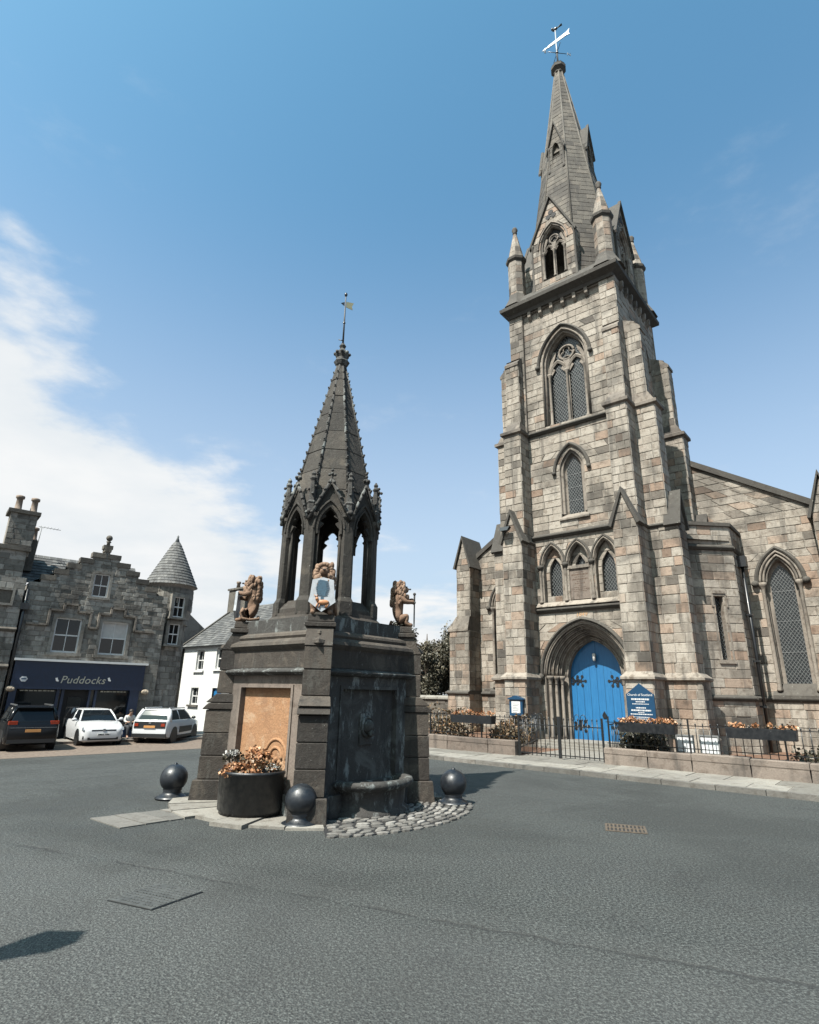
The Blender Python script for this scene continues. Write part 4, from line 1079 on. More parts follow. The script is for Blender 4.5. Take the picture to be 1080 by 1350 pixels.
    b = MB(); b.prism(F, [(-.10, .03), (-.02, -.02), (-.02, .08)], -.006, .006); b.ball((0, 0, .55), .03); b.ball((0, 0, 1.28), .035, sc=(1, 1, 1.5)); b.tube([(-.1, 0, .12), (.02, 0, .1)], .01, 4); b.build('pointer', 'iron', vn)
    return fo, XF
FO, FXF = make_fountain()
def fl(x, y, z=0): return FXF @ V((x, y, z))
# ------------------------------------------------------------------ apron: slabs and cobbles round the fountain
def make_apron():
    rnd = random.Random(8)
    ap = empty('fountain_apron', FC0, FROT, kind='structure')
    def clipk(p):                      # keep outside the fountain's square footing
        return abs(p[0])+abs(p[1]) > 1.86
    n = 26
    for k in range(n):
        a0, a1 = 2*math.pi*k/n, 2*math.pi*(k+1)/n; am = (a0+a1)/2
        if -1.42 < math.atan2(math.sin(am), math.cos(am)) < -.12: continue          # cobbles there
        r1 = rnd.uniform(2.12, 2.3); g = .012; h = rnd.uniform(.03, .055)
        pl = [(1.2*math.cos(a0+g), 1.2*math.sin(a0+g)), (r1*math.cos(a0+g/2), r1*math.sin(a0+g/2)), (r1*math.cos(a1-g/2), r1*math.sin(a1-g/2)), (1.2*math.cos(a1-g), 1.2*math.sin(a1-g))]
        MB().loft([[(x, y, z) for x, y in pl] for z in (-.1, h)], (rnd.random(), .5)).build('apron_slab', 'slab', ap)
    MB().loft([[(r*math.cos(a), r*math.sin(a), .010) for a in [-1.46+i*.066 for i in range(22)]] for r in (1.1, 2.60)], closed=False, caps=False).build('cobble_bed', 'dark_inside', ap)
    r = 1.30; ck = 0
    while r < 2.62:
        a = -1.47+rnd.uniform(0, .05)
        while a < -.10:
            L = rnd.uniform(.13, .24); w = rnd.uniform(.085, .115); da = L/r
            x, y = r*math.cos(a+da/2), r*math.sin(a+da/2)
            if not (abs(x)+abs(y) < 1.95):
                b = MB(); h = rnd.uniform(.022, .036); rr = []
                ph = rnd.uniform(0, 1); rot = a+da/2+math.pi/2+rnd.uniform(-.35, .35)
                for z, s in ((0, 1), (h*.75, .98), (h, .82)):
                    ring = []
                    for j in range(7):
                        t = 2*math.pi*j/7+ph; px, py = L*.48*s*math.cos(t), w*.47*s*math.sin(t)
                        ring.append((x+px*math.cos(rot)-py*math.sin(rot), y+px*math.sin(rot)+py*math.cos(rot), z))
                    rr.append(ring)
                b.loft(rr, (rnd.random(), .5), smooth=False)
                b.build('cobble', 'cobble', ap, fix=False); ck += 1
            a += da+.012/r
        r += .118
    # long slabs let into the road on the left
    F = FR((0, 0, 0), (1, 0, 0), (0, 1, 0))
    A, B, C_, D = gz(118, 1080), gz(157, 1093), gz(283, 1074), gz(238, 1066)
    for k in range(4):
        f0, f1 = k/4+.006, (k+1)/4-.006; t = (rnd.random(), .5)
        pl = [A.lerp(D, f0), B.lerp(C_, f0), B.lerp(C_, f1), A.lerp(D, f1)]
        MB().loft([[(p.x, p.y, z) for p in pl] for z in (-.1, .014+.004*k % .008)], t).build('road_slab', 'kerb', kind='structure')
make_apron()
# ------------------------------------------------------------------ bollards
def make_bollards():
    b = MB().lathe(0, 0, [(.26, 0), (.26, .018), (.21, .04), (.155, .075), (.14, .105), (.155, .135)] + [(.222*math.cos(a), .305+.215*math.sin(a)) for a in [-.85+i*.19 for i in range(13)]] + [(.03, .522), (.03, .536), (.01, .545)], 28)
    me = b.mesh('bollard', 'bollard_paint')
    for (x, y), lab in (((395, 1089), 'black iron ball bollard in front of the fountain corner, nearest the camera'), ((226, 1054), 'black iron ball bollard left of the flower tub'), ((598, 1061), 'black iron ball bollard right of the cobbles and basin')):
        obj('ball_bollard', me, None, lab, 'bollard', 'ball bollards round the fountain', loc=gz(x, y-2, .012))
make_bollards()
# ------------------------------------------------------------------ flower tub against the ochre panel
def make_tub():
    rnd = random.Random(5)
    tb = empty('flower_tub', fl(-.84, -1.20, .055), FROT, 'round black tub of orange and white flowers against the ochre panel', 'planter')
    K = 1.74
    def ring(r, z, n=32):
        out = []
        for i in range(n):
            x, y = r*math.cos(2*math.pi*i/n), r*math.sin(2*math.pi*i/n)
            # flat back against the fountain face (x - y >= ... in the fountain frame)
            d = -(x-.84)-(y-1.20)-(K+.07)            # distance outside the face * sqrt2
            if d < 0: x -= -d/2*-1*-1 if False else 0; x += d/2; y += d/2
            out.append((x, y, z))
        return out
    body = MB().loft([ring(.475, 0), ring(.475, .03), ring(.50, .05), ring(.515, .52), ring(.535, .53), ring(.535, .57), ring(.49, .57), ring(.48, .47)], smooth=True); body.build('tub', 'tub_paint', tb)
    MB().loft([ring(.48, .44), ring(.47, .49)]).build('soil', 'soil', tb)
    def clump(cx, cy, cz, r, n, mat, name, size, hz=.7):
        pts = []
        for i in range(n):
            u = V((rnd.gauss(0, 1), rnd.gauss(0, 1), abs(rnd.gauss(0, 1)))).normalized()*r*rnd.uniform(.55, 1)
            pts.append(((cx+u.x, cy+u.y, cz+u.z*hz), (rnd.random(), .5)))
        mb = MB(); leaves(mb, pts, size, rnd, .3, .8); return mb.build(name, mat, tb, fix=False, kind='stuff')
    for i in range(13):
        clump(rnd.uniform(-.36, .22), rnd.uniform(-.36, .02), .50+rnd.uniform(0, .12), rnd.uniform(.11, .19), 95, 'petal_orange', 'flower_clump', .045)
    clump(-.34, .0, .66, .17, 150, 'leaf_dark', 'foliage', .05, 1.0); clump(-.36, -.04, .76, .13, 100, 'petal_white', 'white_flowers', .032)
    clump(.26, -.22, .60, .11, 70, 'petal_white', 'white_flowers', .032); clump(-.02, -.05, .72, .17, 130, 'petal_orange', 'flower_clump', .05, 1.1); clump(.0, -.1, .55, .4, 260, 'leaf_shrub', 'foliage', .06, .5)
    clump(.12, -.1, .72, .13, 100, 'petal_orange', 'flower_clump', .06, 1.0)
make_tub()
# ------------------------------------------------------------------ lions
def skin_obj(name, verts, edges, radii, mat, parent=None, root=0, sub=2):
    me = bpy.data.meshes.new(name); me.from_pydata(verts, edges, []); me.materials.append(MATS[mat])
    o = obj(name, me, parent); md = o.modifiers.new('skin', 'SKIN'); md.use_smooth_shade = True
    for i, r in enumerate(radii): me.skin_vertices[0].data[i].radius = (r, r) if not isinstance(r, tuple) else r
    me.skin_vertices[0].data[root].use_root = True
    s = o.modifiers.new('sub', 'SUBSURF'); s.levels = s.render_levels = sub
    return o
def make_lion(name, loc, rotz, label, prop):
    rnd = random.Random(hash(prop) % 97 if False else len(prop)*7)
    li = empty(name, loc, rotz, label, 'statue', 'seated lions on the fountain buttresses')
    vs, es, rs = [], [], []
    def n(p, r, par=None):
        vs.append(p); rs.append(r)
        if par is not None: es.append((par, len(vs)-1))
        return len(vs)-1
    pel = n((-.05, 0, .15), .125); bel = n((-.06, 0, .30), .11, pel); ch = n((-.02, 0, .47), .125, bel); nk = n((.0, 0, .60), .10, ch); hd = n((.05, 0, .69), .085, nk); mz = n((.125, 0, .665), .055, hd); n((.155, 0, .655), .042, mz)
    n((.03, .05, .755), .02, hd); n((.03, -.05, .755), .02, hd)
    for s in (-1, 1):
        sh = n((.0, s*.12, .52), .062, ch); el = n((.10, s*.13, .45+.02*s), .045, sh); w = n((.20, s*.09, .47+.03*s), .036, el); n((.255, s*.05, .475+.03*s), .042, w)
        hp = n((.0, s*.11, .13), .08, pel); kn = n((.13, s*.125, .20), .055, hp); an = n((.10, s*.12, .06), .042, kn); f = n((.17, s*.12, .035), .04, an); n((.23, s*.12, .032), .036, f)
    skin_obj('body', vs, es, rs, 'lion_stone', li)
    mn = MB()
    for i in range(190):                       # curled mane over head, neck, chest and shoulders
        z = rnd.uniform(.40, .79); a = rnd.uniform(-2.9, 2.9)+math.pi
        cx = .0+.03*(z-.5); rr = .145 if z < .70 else .115
        x, y = cx+rr*math.cos(a), rr*.95*math.sin(a)
        if x > .06 and z > .60: continue
        if x > .02 and z < .5: continue
        mn.ball((x, y, z), rnd.uniform(.022, .040), 6, 5, (rnd.random(), .5), (1, 1, 1.5))
    for i in range(16):
        a = i*2*math.pi/16; mn.ball((.055, .105*math.cos(a), .685+.11*math.sin(a)), .036, 6, 5, (rnd.random(), .5)); mn.ball((.015, .12*math.cos(a+.2), .68+.125*math.sin(a+.2)), .036, 6, 5, (rnd.random(), .5))
    mn.build('mane', 'lion_stone', li)
    fc = MB(); fc.ball((.178, 0, .685), .022, 6, 5, sc=(1, 1.3, .7))
    for s in (-1, 1): fc.ball((.115, s*.038, .718), .014, 6, 5)
    fc.build('face_detail', 'hair', li)
    MB().tube([(-.14, .02, .10), (-.16, .10, .06), (-.02, .2, .03), (.10, .2, .06), (.13, .19, .15), (.08, .185, .22)], [.028, .026, .024, .022, .022, .04], 6).build('tail', 'lion_stone', li)
    if prop == 'sword':
        sw = MB(); sw.tube([(.26, 0, .58), (.26, 0, .44)], .016, 6); sw.ball((.26, 0, .60), .028); sw.box(.245, .275, -.10, .10, .425, .45); sw.box(.25, .27, -.022, .022, .02, .43); sw.build('sword', 'fountain_dark', li)
    else:
        F = FR((.235, 0, .30), (0, 1, 0)); Fs = F
        sh_ = [(-.15, .21), (.0, .25), (.15, .21), (.17, -.02), (.19, -.12), (.10, -.19), (0, -.27), (-.10, -.19), (-.19, -.12), (-.17, -.02)]
        so_ = MB().prism(F, sh_, -.02, .02).build('shield', 'shield_white', li)
        if prop == 'shield_front':
            tr = MB(); rr = random.Random(2)
            for i in range(9):
                z = .19-i*.026; w = .10-.006*abs(i-4); tr.prism(F, [(-w, z), (-w*.5, z+.02), (w*.3, z+.012), (w, z-.004), (w*.4, z-.016), (-w*.6, z-.012)], .02, .028)
            tr.prism(F, [(-.02, -.04), (.02, -.04), (.02, -.18), (-.02, -.18)], .02, .026)
            tr.build('emblem_tree', 'shield_blue', so_)
            dg = MB(); dg.ball(F(.02, -.13, .03), .05, 8, 6, sc=(.5, 1.7, .8)); dg.ball(F(-.07, -.08, .03), .026, 6, 5); dg.tube([F(-.05, -.12, .03), F(-.07, -.08, .03)], .018, 5)
            for x in (-.06, -.02, .07, .09): dg.tube([F(x, -.15, .03), F(x-.02, -.21, .03)], .010, 4)
            for s in (-1, 1): dg.tube([F(-.075, -.06, .03), F(-.09+s*.02, -.02, .03)], .006, 4)
            dg.build('emblem_stag', 'shield_orange', so_)
        else:
            MB().fbox(F, -.1, .1, -.12, .14, .02, .028).build('emblem', 'shield_blue', so_)
    li.scale = (1.05, 1.12, 1.05)
    return li
make_lion('lion_statue', fl(0, -1.37, 2.90), FROT-math.pi/2, 'seated stone lion facing the camera with white shield of tree and stag', 'shield_front')
make_lion('lion_statue', fl(1.36, 0, 2.90), FROT+.25-.25, 'seated stone lion facing right and holding an upright sword', 'sword')
make_lion('lion_statue', fl(-1.36, 0, 2.90), FROT+math.pi, 'seated stone lion facing left behind a dark upright shield', 'shield_side')
# ------------------------------------------------------------------ church front garden
def cpx(x, y, Y):
    """photo pixel -> church frame point on the plane at depth Y"""
    p = onplane(x, y, AW, W0+Y); return CHM.inverted() @ p
WY = -4.72
def make_garden():
    rnd = random.Random(31)
    GL, GR = -.25, 2.36
    def lowwall(x0, x1, label):
        w = empty('low_wall', cl(0, 0), ROTC, label, 'wall')
        x = x0
        while x < x1-.05:
            L = min(rnd.uniform(.9, 1.5), x1-x); h = .50+rnd.uniform(-.012, .012); c = .02; t = (rnd.random(), .5)
            MB().loft([[(x+.006+i, WY+i, z), (x+L-.006-i, WY+i, z), (x+L-.006-i, WY+.36-i, z), (x+.006+i, WY+.36-i, z)] for z, i in ((-.05, 0), (.06, .0), (.34, .01), (.36, .0), (h-c, 0), (h, c))], t).build('coping_block', 'pink_stone', w)
            x += L
        return w
    lowwall(-8.5, GL, 'low pink stone wall left of the church gate'); lowwall(GR, 11, 'low pink stone wall right of the church gate')
    barm = MB().tube([(0, 0, 0), (0, 0, .66)], .011, 5).lathe(0, 0, [(.011, .64), (.02, .665), (.004, .70)], 5).mesh('railing_bar', 'iron')
    def railing(x0, x1, label):
        r = empty('railing', cl(0, 0), ROTC, label, 'railing'); y = WY+.18
        for z in (.60, 1.12): MB().box(x0, x1, y-.018, y+.018, z-.009, z+.009).build('rail', 'iron', r)
        x = x0+.06; k = 0
        while x < x1:
            if k % 12 == 0: MB().box(x-.018, x+.018, y-.018, y+.018, .48, 1.26).build('standard', 'iron', r)
            else: obj('bar', barm, r, loc=(x, y, .49))
            x += .165; k += 1
    railing(-7.5, GL-.05, 'black iron railing on the low wall left of the gate'); railing(GR+.05, 9.5, 'black iron railing on the low wall right of the gate')
    gbar = MB().tube([(0, 0, 0), (0, 0, .98)], .012, 5).lathe(0, 0, [(.012, .97), (.022, .995), (.004, 1.04)], 5).mesh('gate_bar', 'iron')
    def gate(hx, hy, ang, wdt, label):
        g = empty('iron_gate', cl(hx, hy, .12), ROTC+ang, label, 'gate', 'leaves of the church gate')
        for z in (.08, .84): MB().box(0, wdt, -.014, .014, z-.012, z+.012).build('rail', 'iron', g)
        n = int(wdt/.13)
        for i in range(1, n): obj('bar', gbar, g, loc=(wdt*i/n, 0, .02))
        for x in (.0, wdt): MB().box(x-.022, x+.022, -.022, .022, 0, 1.08).build('stile', 'iron', g)
        sc = MB()
        for s in (-1, 1): sc.tube([(wdt*.5+s*.02, 0, .98)]+[(wdt*.5+s*(.09+.07*math.cos(a)), 0, 1.06+.09*math.sin(a)) for a in [3.6-i*.55 for i in range(9)]], .009, 5)
        sc.build('scroll', 'iron', g)
    gate(GL+.05, WY+.15, 0, 1.25, 'left leaf of the black iron church gate, closed across the path')
    gate(GR-.05, WY+.15, math.pi-.0, 1.22, 'right leaf of the black iron church gate, below the blue door')
    # handrails up the path
    for x, lab in ((GL-.1, 'black iron path railing left of the door steps'), (GR+.1, 'black iron path railing right of the door steps')):
        r = empty('path_railing', cl(0, 0), ROTC, lab, 'railing')
        x2 = x*.45+(-1.1 if x < 0 else 1.0)
        pts = [V((x, WY+.3, 0)), V((x2, -1.4, 0))]
        for z in (.25, 1.05): MB().tube([pts[0]+V((0, 0, z)), pts[1]+V((0, 0, z+.12))], .016, 5).build('rail', 'iron', r)
        for i in range(1, 20):
            p = pts[0].lerp(pts[1], i/20); MB().tube([p+V((0, 0, .06)), p+V((0, 0, 1.06+.12*i/20))], .011, 4).build('bar', 'iron', r)
    MB().box(GL-.05, GR, WY+.02, -1.2, -.1, .085).build('path', 'slab', None, kind='structure', loc=cl(0, 0), rotz=ROTC)
    # flower boxes hooked on the railing
    def clump(mb, c, r, n, hz=.7):
        pts = []
        for i in range(n):
            u = V((rnd.gauss(0, 1), rnd.gauss(0, 1), rnd.gauss(0, 1))).normalized()*rnd.uniform(.5, 1)
            pts.append(((c[0]+u.x*r[0], c[1]+u.y*r[1], c[2]+u.z*r[2]), (rnd.random(), .5)))
        return pts
    for (xa, xb, yt), lab in (((597, 651, 947), 'black flower box on the railing left of the gate, below the blue noticeboard'), ((817, 891, 953), 'black flower box of orange flowers under the blue pointed sign'), ((958, 1050, 959), 'black flower box of sparse orange flowers at the right end')):
        a, b = cpx(xa, yt, WY+.02), cpx(xb, yt, WY+.02); L = b.x-a.x; z = 1.08
        bx = empty('flower_box', cl((a.x+b.x)/2, WY+.02, z-.0), ROTC, lab, 'planter', 'flower boxes on the church railing')
        MB().loft([[(-L/2+i, -.14+i, z_), (L/2-i, -.14+i, z_), (L/2-i, .14-i, z_), (-L/2+i, .14-i, z_)] for z_, i in ((-.17, .015), (.04, 0), (.06, 0), (.06, .02), (.03, .02))]).build('trough', 'tub_paint', bx)
        fl_ = MB(); le = MB(); n = int(L/.075)
        for i in range(n):
            if rnd.random() < (.12 if xa == 817 else .4): continue
            c = (-L/2+L*(i+.5)/n, rnd.uniform(-.06, .06), .10+rnd.uniform(-.02, .05))
            leaves(fl_, clump(fl_, c, (.075, .08, .07), 26), .055, rnd, .3, .9)
        leaves(le, [((rnd.uniform(-L/2, L/2), rnd.uniform(-.1, .1), .07+rnd.uniform(0, .07)), (rnd.random(), .5)) for i in range(int(L*70))], .05, rnd, .5, .6)
        fl_.build('flowers', 'petal_orange', bx, fix=False, kind='stuff'); le.build('foliage', 'leaf_shrub', bx, fix=False, kind='stuff')
    # shrubs
    def shrub(px, py, Y, w, h, lab, mat='leaf_shrub', n=2600):
        p = cpx(px, py, Y); s = empty('shrub', cl(p.x, Y, .05), ROTC, lab, 'shrub', 'shrubs behind the church railing')
        mb = MB(); pts = []
        lobes = [(rnd.uniform(-w*.36, w*.36), rnd.uniform(-.3, .3), rnd.uniform(.3, .75)*h, rnd.uniform(.2, .34)*w) for i in range(9)]
        for i in range(n):
            l = rnd.choice(lobes); u = V((rnd.gauss(0, 1), rnd.gauss(0, 1), rnd.gauss(0, 1))).normalized()*l[3]*rnd.uniform(.6, 1.05)
            z = l[2]+u.z
            if z < .04: continue
            pts.append(((l[0]+u.x, l[1]+u.y*.8, z), (min(1, max(0, rnd.gauss(.5, .25))), .5)))
        leaves(mb, pts, .095, rnd, .2, .65); mb.build('foliage', mat, s, fix=False, kind='stuff')
        tk = MB()
        for l in lobes[:6]: tk.tube([(0, 0, 0), (l[0]*.5, l[1]*.5, l[2]*.5), (l[0], l[1], l[2])], [.022, .014, .006], 5)
        tk.build('stems', 'bark', s)
    shrub(580, 960, WY+.9, 2.3, 1.05, 'brown leafy shrub behind the railing at the far left of the church')
    shrub(667, 968, WY+.75, 1.35, 1.05, 'russet shrub just left of the church gate')
    shrub(843, 980, WY+.6, 1.35, .95, 'low dark shrub under the middle flower box', 'leaf_dark')
    shrub(1074, 985, WY+.7, .9, .70, 'small green shrub at the right edge of the railing', 'leaf_dark', 500)
    # white notices behind the bars
    for (xa, xb, ya, yb), lab in (((891, 918, 979, 1005), 'left white notice sheet in a grey frame behind the railing'), ((922, 952, 980, 1008), 'right white notice sheet in a grey frame behind the railing')):
        a, b = cpx(xa, ya, WY+.40), cpx(xb, yb, WY+.40)
        z0, z1 = .48, .48+max(.36, min(.6, a.z-b.z))
        nb = empty('notice_board', cl((a.x+b.x)/2, WY+.44, 0), ROTC, lab, 'notice', 'white notices behind the railing'); hw = (b.x-a.x)/2
        for q in ((-hw, -hw+.03, z0, z1), (hw-.03, hw, z0, z1), (-hw+.03, hw-.03, z0, z0+.03), (-hw+.03, hw-.03, z1-.03, z1)): MB().box(q[0], q[1], -.02, .03, q[2], q[3]).build('frame', 'lead', nb)
        MB().box(-hw+.03, hw-.03, 0, .012, z0+.03, z1-.03).build('sheet', 'notice_paper', nb)
        for s in (-1, 1): MB().box(s*(hw-.03)-.012, s*(hw-.03)+.012, -.012, .02, .02, z0).build('leg', 'lead', nb)
    # blue notice case on the left buttress
    Yp = -1.30; a, b = cpx(672, 922, Yp), cpx(690, 944, Yp); x0, x1, z0, z1 = a.x, b.x, b.z, a.z
    nc = empty('notice_case', cl((x0+x1)/2, Yp, 0), ROTC, 'small blue notice case with white sheet on the left tower buttress', 'notice board'); hw = (x1-x0)/2
    MB().box(-hw, hw, -.03, .10, z0, z1).build('case', 'sign_blue', nc)
    MB().prism(FR((0, -.06, 0), (1, 0, 0)), [(-hw-.05, z1), (hw+.05, z1), (hw+.03, z1+.04), (0, z1+.14), (-hw-.03, z1+.04)], -.17, .02).build('hood', 'sign_blue', nc)
    sh = MB().box(-hw+.09, hw-.09, -.036, -.03, z0+.09, z1-.06).build('sheet', 'notice_paper', nc)
    tx = MB()
    for i in range(6): tx.box(-hw+.13, hw-.13-.05*(i % 3), -.039, -.0362, z1-.16-i*.055, z1-.145-i*.055)
    tx.build('print', 'lead', sh, kind='stuff')
    # pointed blue sign on the right buttress
    Yp = -1.24; F = FR((0, Yp, 0), (1, 0, 0))
    pts = [cpx(x, y, Yp) for x, y in ((830, 948), (828, 916), (842, 901), (860, 915), (863, 948))]
    cx = pts[2].x; hw = .43; zb = .93; zs = (pts[1].z+pts[3].z)/2; za = pts[2].z
    sg = empty('church_sign', cl(cx, Yp, 0), ROTC, 'blue pointed church signboard with white lettering beside the blue door', 'sign')
    F = FR((0, 0, 0), (1, 0, 0))
    MB().prism(F, [(-hw, zb), (hw, zb), (hw, zs), (0, za), (-hw, zs)], -.05, 0).build('board', 'sign_blue', sg)
    pst = MB()
    for s in (-1, 1): pst.box(s*.36-.03, s*.36+.03, .02, .07, 0, zs)
    pst.build('posts', 'iron', sg)
    put_text(sg, F, 0, zs-.045, .001, 'Church of Scotland', .098, 'letter_white', ext=.003)
    rr = random.Random(9); z = zs-.12
    for w_, h, gp in ((.27, .05, .035), (.14, .03, .04), (.25, .022, .085), (.15, .035, .035), (.30, .045, .03), (.09, .02, .025), (.33, .03, .06), (.25, .022, .03), (.16, .022, .03)):
        ln = MB(); x = -w_
        while x < w_:
            l = rr.uniform(.015, .045); ln.fbox(F, x, min(w_, x+l), z-h, z, .001, .004); x += l+.012
        ln.build('small_print', 'letter_white', sg, kind='stuff'); z -= h+gp
    # dark boundary wall running off to the left, and the yew behind it
    st = Stones(); bw = empty('boundary_wall', cl(0, 0), ROTC, 'dark stone boundary wall with pale coping left of the church', 'wall')
    st.wall(FR((0, 4.6, 0), (1, 0, 0)), -24, -8.5, -.4, 1.48, .24, .5, (), rnd)
    bpy.context.view_layer.update(); st.flush(bw, 'wall_rubble', keep=60, xf=CHM, backmat='mortar')
    x = -24
    while x < -8.5:
        L = rnd.uniform(.6, 1.0); MB().loft([[(x, y0, z), (min(x+L-.01, -8.46), y0, z), (min(x+L-.01, -8.46), y1, z), (x, y1, z)] for z, y0, y1 in ((1.48, 4.5, 5.05), (1.56, 4.5, 5.05), (1.66, 4.66, 4.9))], (rnd.random(), .5)).build('coping_stone', 'slab', bw); x += L
make_garden()
def make_tree(name, wp, H, R, lab, mat, n, rnd, bare=.18, size=.22, grp='trees beyond the church wall'):
    t = empty(name, wp, 0, lab, 'tree', grp)
    tk = MB().tube([(0, 0, -.2), (.03, 0, H*.3), (.0, .04, H*.6), (0, 0, H*.9)], [R*.09, R*.075, R*.05, .02], 9)
    limbs = []
    for i in range(34):
        z = H*rnd.uniform(.16, .9); a = rnd.uniform(0, 6.28); rr = R*math.sin(math.pi*min(1, .28+.72*(1-(z/H))**.75))*rnd.uniform(.75, 1.05)
        tip = V((rr*math.cos(a), rr*math.sin(a), z+rnd.uniform(.0, .5))); limbs.append(tip)
        tk.tube([(0, 0, z*.85), tip*.5+V((0, 0, z*.45)), tip], [.05*R/2.4, .035*R/2.4, .012], 5)
    tk.build('trunk', 'bark', t)
    mb = MB(); pts = []
    clumps = []
    for l in limbs:
        for j in range(9):
            c = l*rnd.uniform(.55, 1.02)+V((0, 0, l.z*.0+rnd.uniform(-.3, .3))); c.z = l.z+rnd.uniform(-.5, .45); clumps.append((c, R*rnd.uniform(.14, .25), min(1, max(0, rnd.gauss(.45, .22)))))
    for i in range(n):
        c, r, tt = rnd.choice(clumps); u = V((rnd.gauss(0, 1), rnd.gauss(0, 1), rnd.gauss(0, .9))).normalized()*r*rnd.uniform(.3, 1.05)
        p = c+u; pts.append(((p.x, p.y, max(.3, p.z)), (min(1, max(0, tt+rnd.gauss(0, .14))), .5)))
    leaves(mb, pts, size, rnd, .5, .45); mb.build('crown', mat, t, fix=False, kind='stuff')
p_ = cpx(572, 900, 11)
make_tree('yew_tree', cl(p_.x-.6, 11, -.3), 6.6, 2.9, 'dense dark yew tree behind the boundary wall, between fountain and church', 'leaf_yew', 42000, random.Random(3), size=.19)
make_tree('yew_tree', cl(p_.x-5.4, 15, -.5), 6.2, 2.7, 'second dark yew, mostly hidden behind the fountain', 'leaf_yew', 20000, random.Random(6), size=.22)
make_tree('garden_tree', cl(9.5, 12, 0), 11.6, 3.0, 'tree top showing above the nave roof at the right edge', 'leaf_dark', 16000, random.Random(7), size=.25)
# ------------------------------------------------------------------ the shop row on the left; frame: x along the front to the right, y into the building
SAZ = R_(50.3); SR = V((math.sin(SAZ), math.cos(SAZ), 0)); SN = V((math.cos(SAZ), -math.sin(SAZ), 0))
ZP = ZG+.10                                           # pavement in front of the shop
_b0, _b1 = gz(191, 971, ZP), gz(63, 975, ZP); SD = (_b0.dot(SN)+_b1.dot(SN))/2
SROT = math.atan2(SR.y, SR.x)
SO = SN*SD; SO.z = ZP
def spx(x, y, off=0):                                 # pixel -> shop frame on the plane y = off
    p = onplane(x, y, SN, SD-off); return V((p.dot(SR), -(p.dot(SN)-SD), p.z-ZP))
def sl_(x, y, z=0): return SR*x - SN*(y-SD) + V((0, 0, z+ZP)) if False else SO + SR*x - SN*y + V((0, 0, z))
def sash(parent, F, x0, x1, z0, z1, dep, rows=2, cols=2, mat='white_paint', blind=False, fw=.07):
    w = MB().fbox(F, x0, x1, z0, z1, -dep-.03, -dep-.02).build('window', 'window_glass', parent)
    for a, b, c, d in ((x0, x0+fw, z0, z1), (x1-fw, x1, z0, z1), (x0+fw, x1-fw, z1-fw, z1), (x0+fw, x1-fw, z0, z0+fw*1.2)): MB().fbox(F, a, b, c, d, -dep-.02, -dep+.05).build('frame', mat, w)
    for i in range(1, cols): x = x0+(x1-x0)*i/cols; MB().fbox(F, x-.015, x+.015, z0+fw, z1-fw, -dep-.018, -dep+.02).build('glazing_bar', mat, w)
    for i in range(1, rows): z = z0+(z1-z0)*i/rows; MB().fbox(F, x0+fw, x1-fw, z-.03, z+.03, -dep-.018, -dep+.035).build('meeting_rail', mat, w)
    if blind: MB().fbox(F, x0+fw, x1-fw, z0+(z1-z0)*.5, z1-fw, -dep-.019, -dep-.012).build('blind', 'cloth_white', w)
    return w
def slates(mb, F, L, H, rnd, xr=None, ch=.22, sw=.3):
    z = 0; k = 0
    while z < H:
        l, r = xr(z) if xr else (0, L)
        x = l-(sw/2 if k % 2 else 0)
        while x < r:
            w = sw*rnd.uniform(.85, 1.1); a, b = max(l, x), min(r, x+w-.006)
            if b-a > .02: mb.add([F(a, z, .03), F(b, z, .03+rnd.uniform(0, .008)), F(b, z+ch*1.1, .004), F(a, z+ch*1.1, .004)], [(0, 1, 2, 3)], (rnd.random(), .5)); mb.add([F(a, z, .03), F(b, z, .03), F(b, z, -.02), F(a, z, -.02)], [(0, 1, 2, 3)], (.1, .5))
            x += w
        z += ch; k += 1
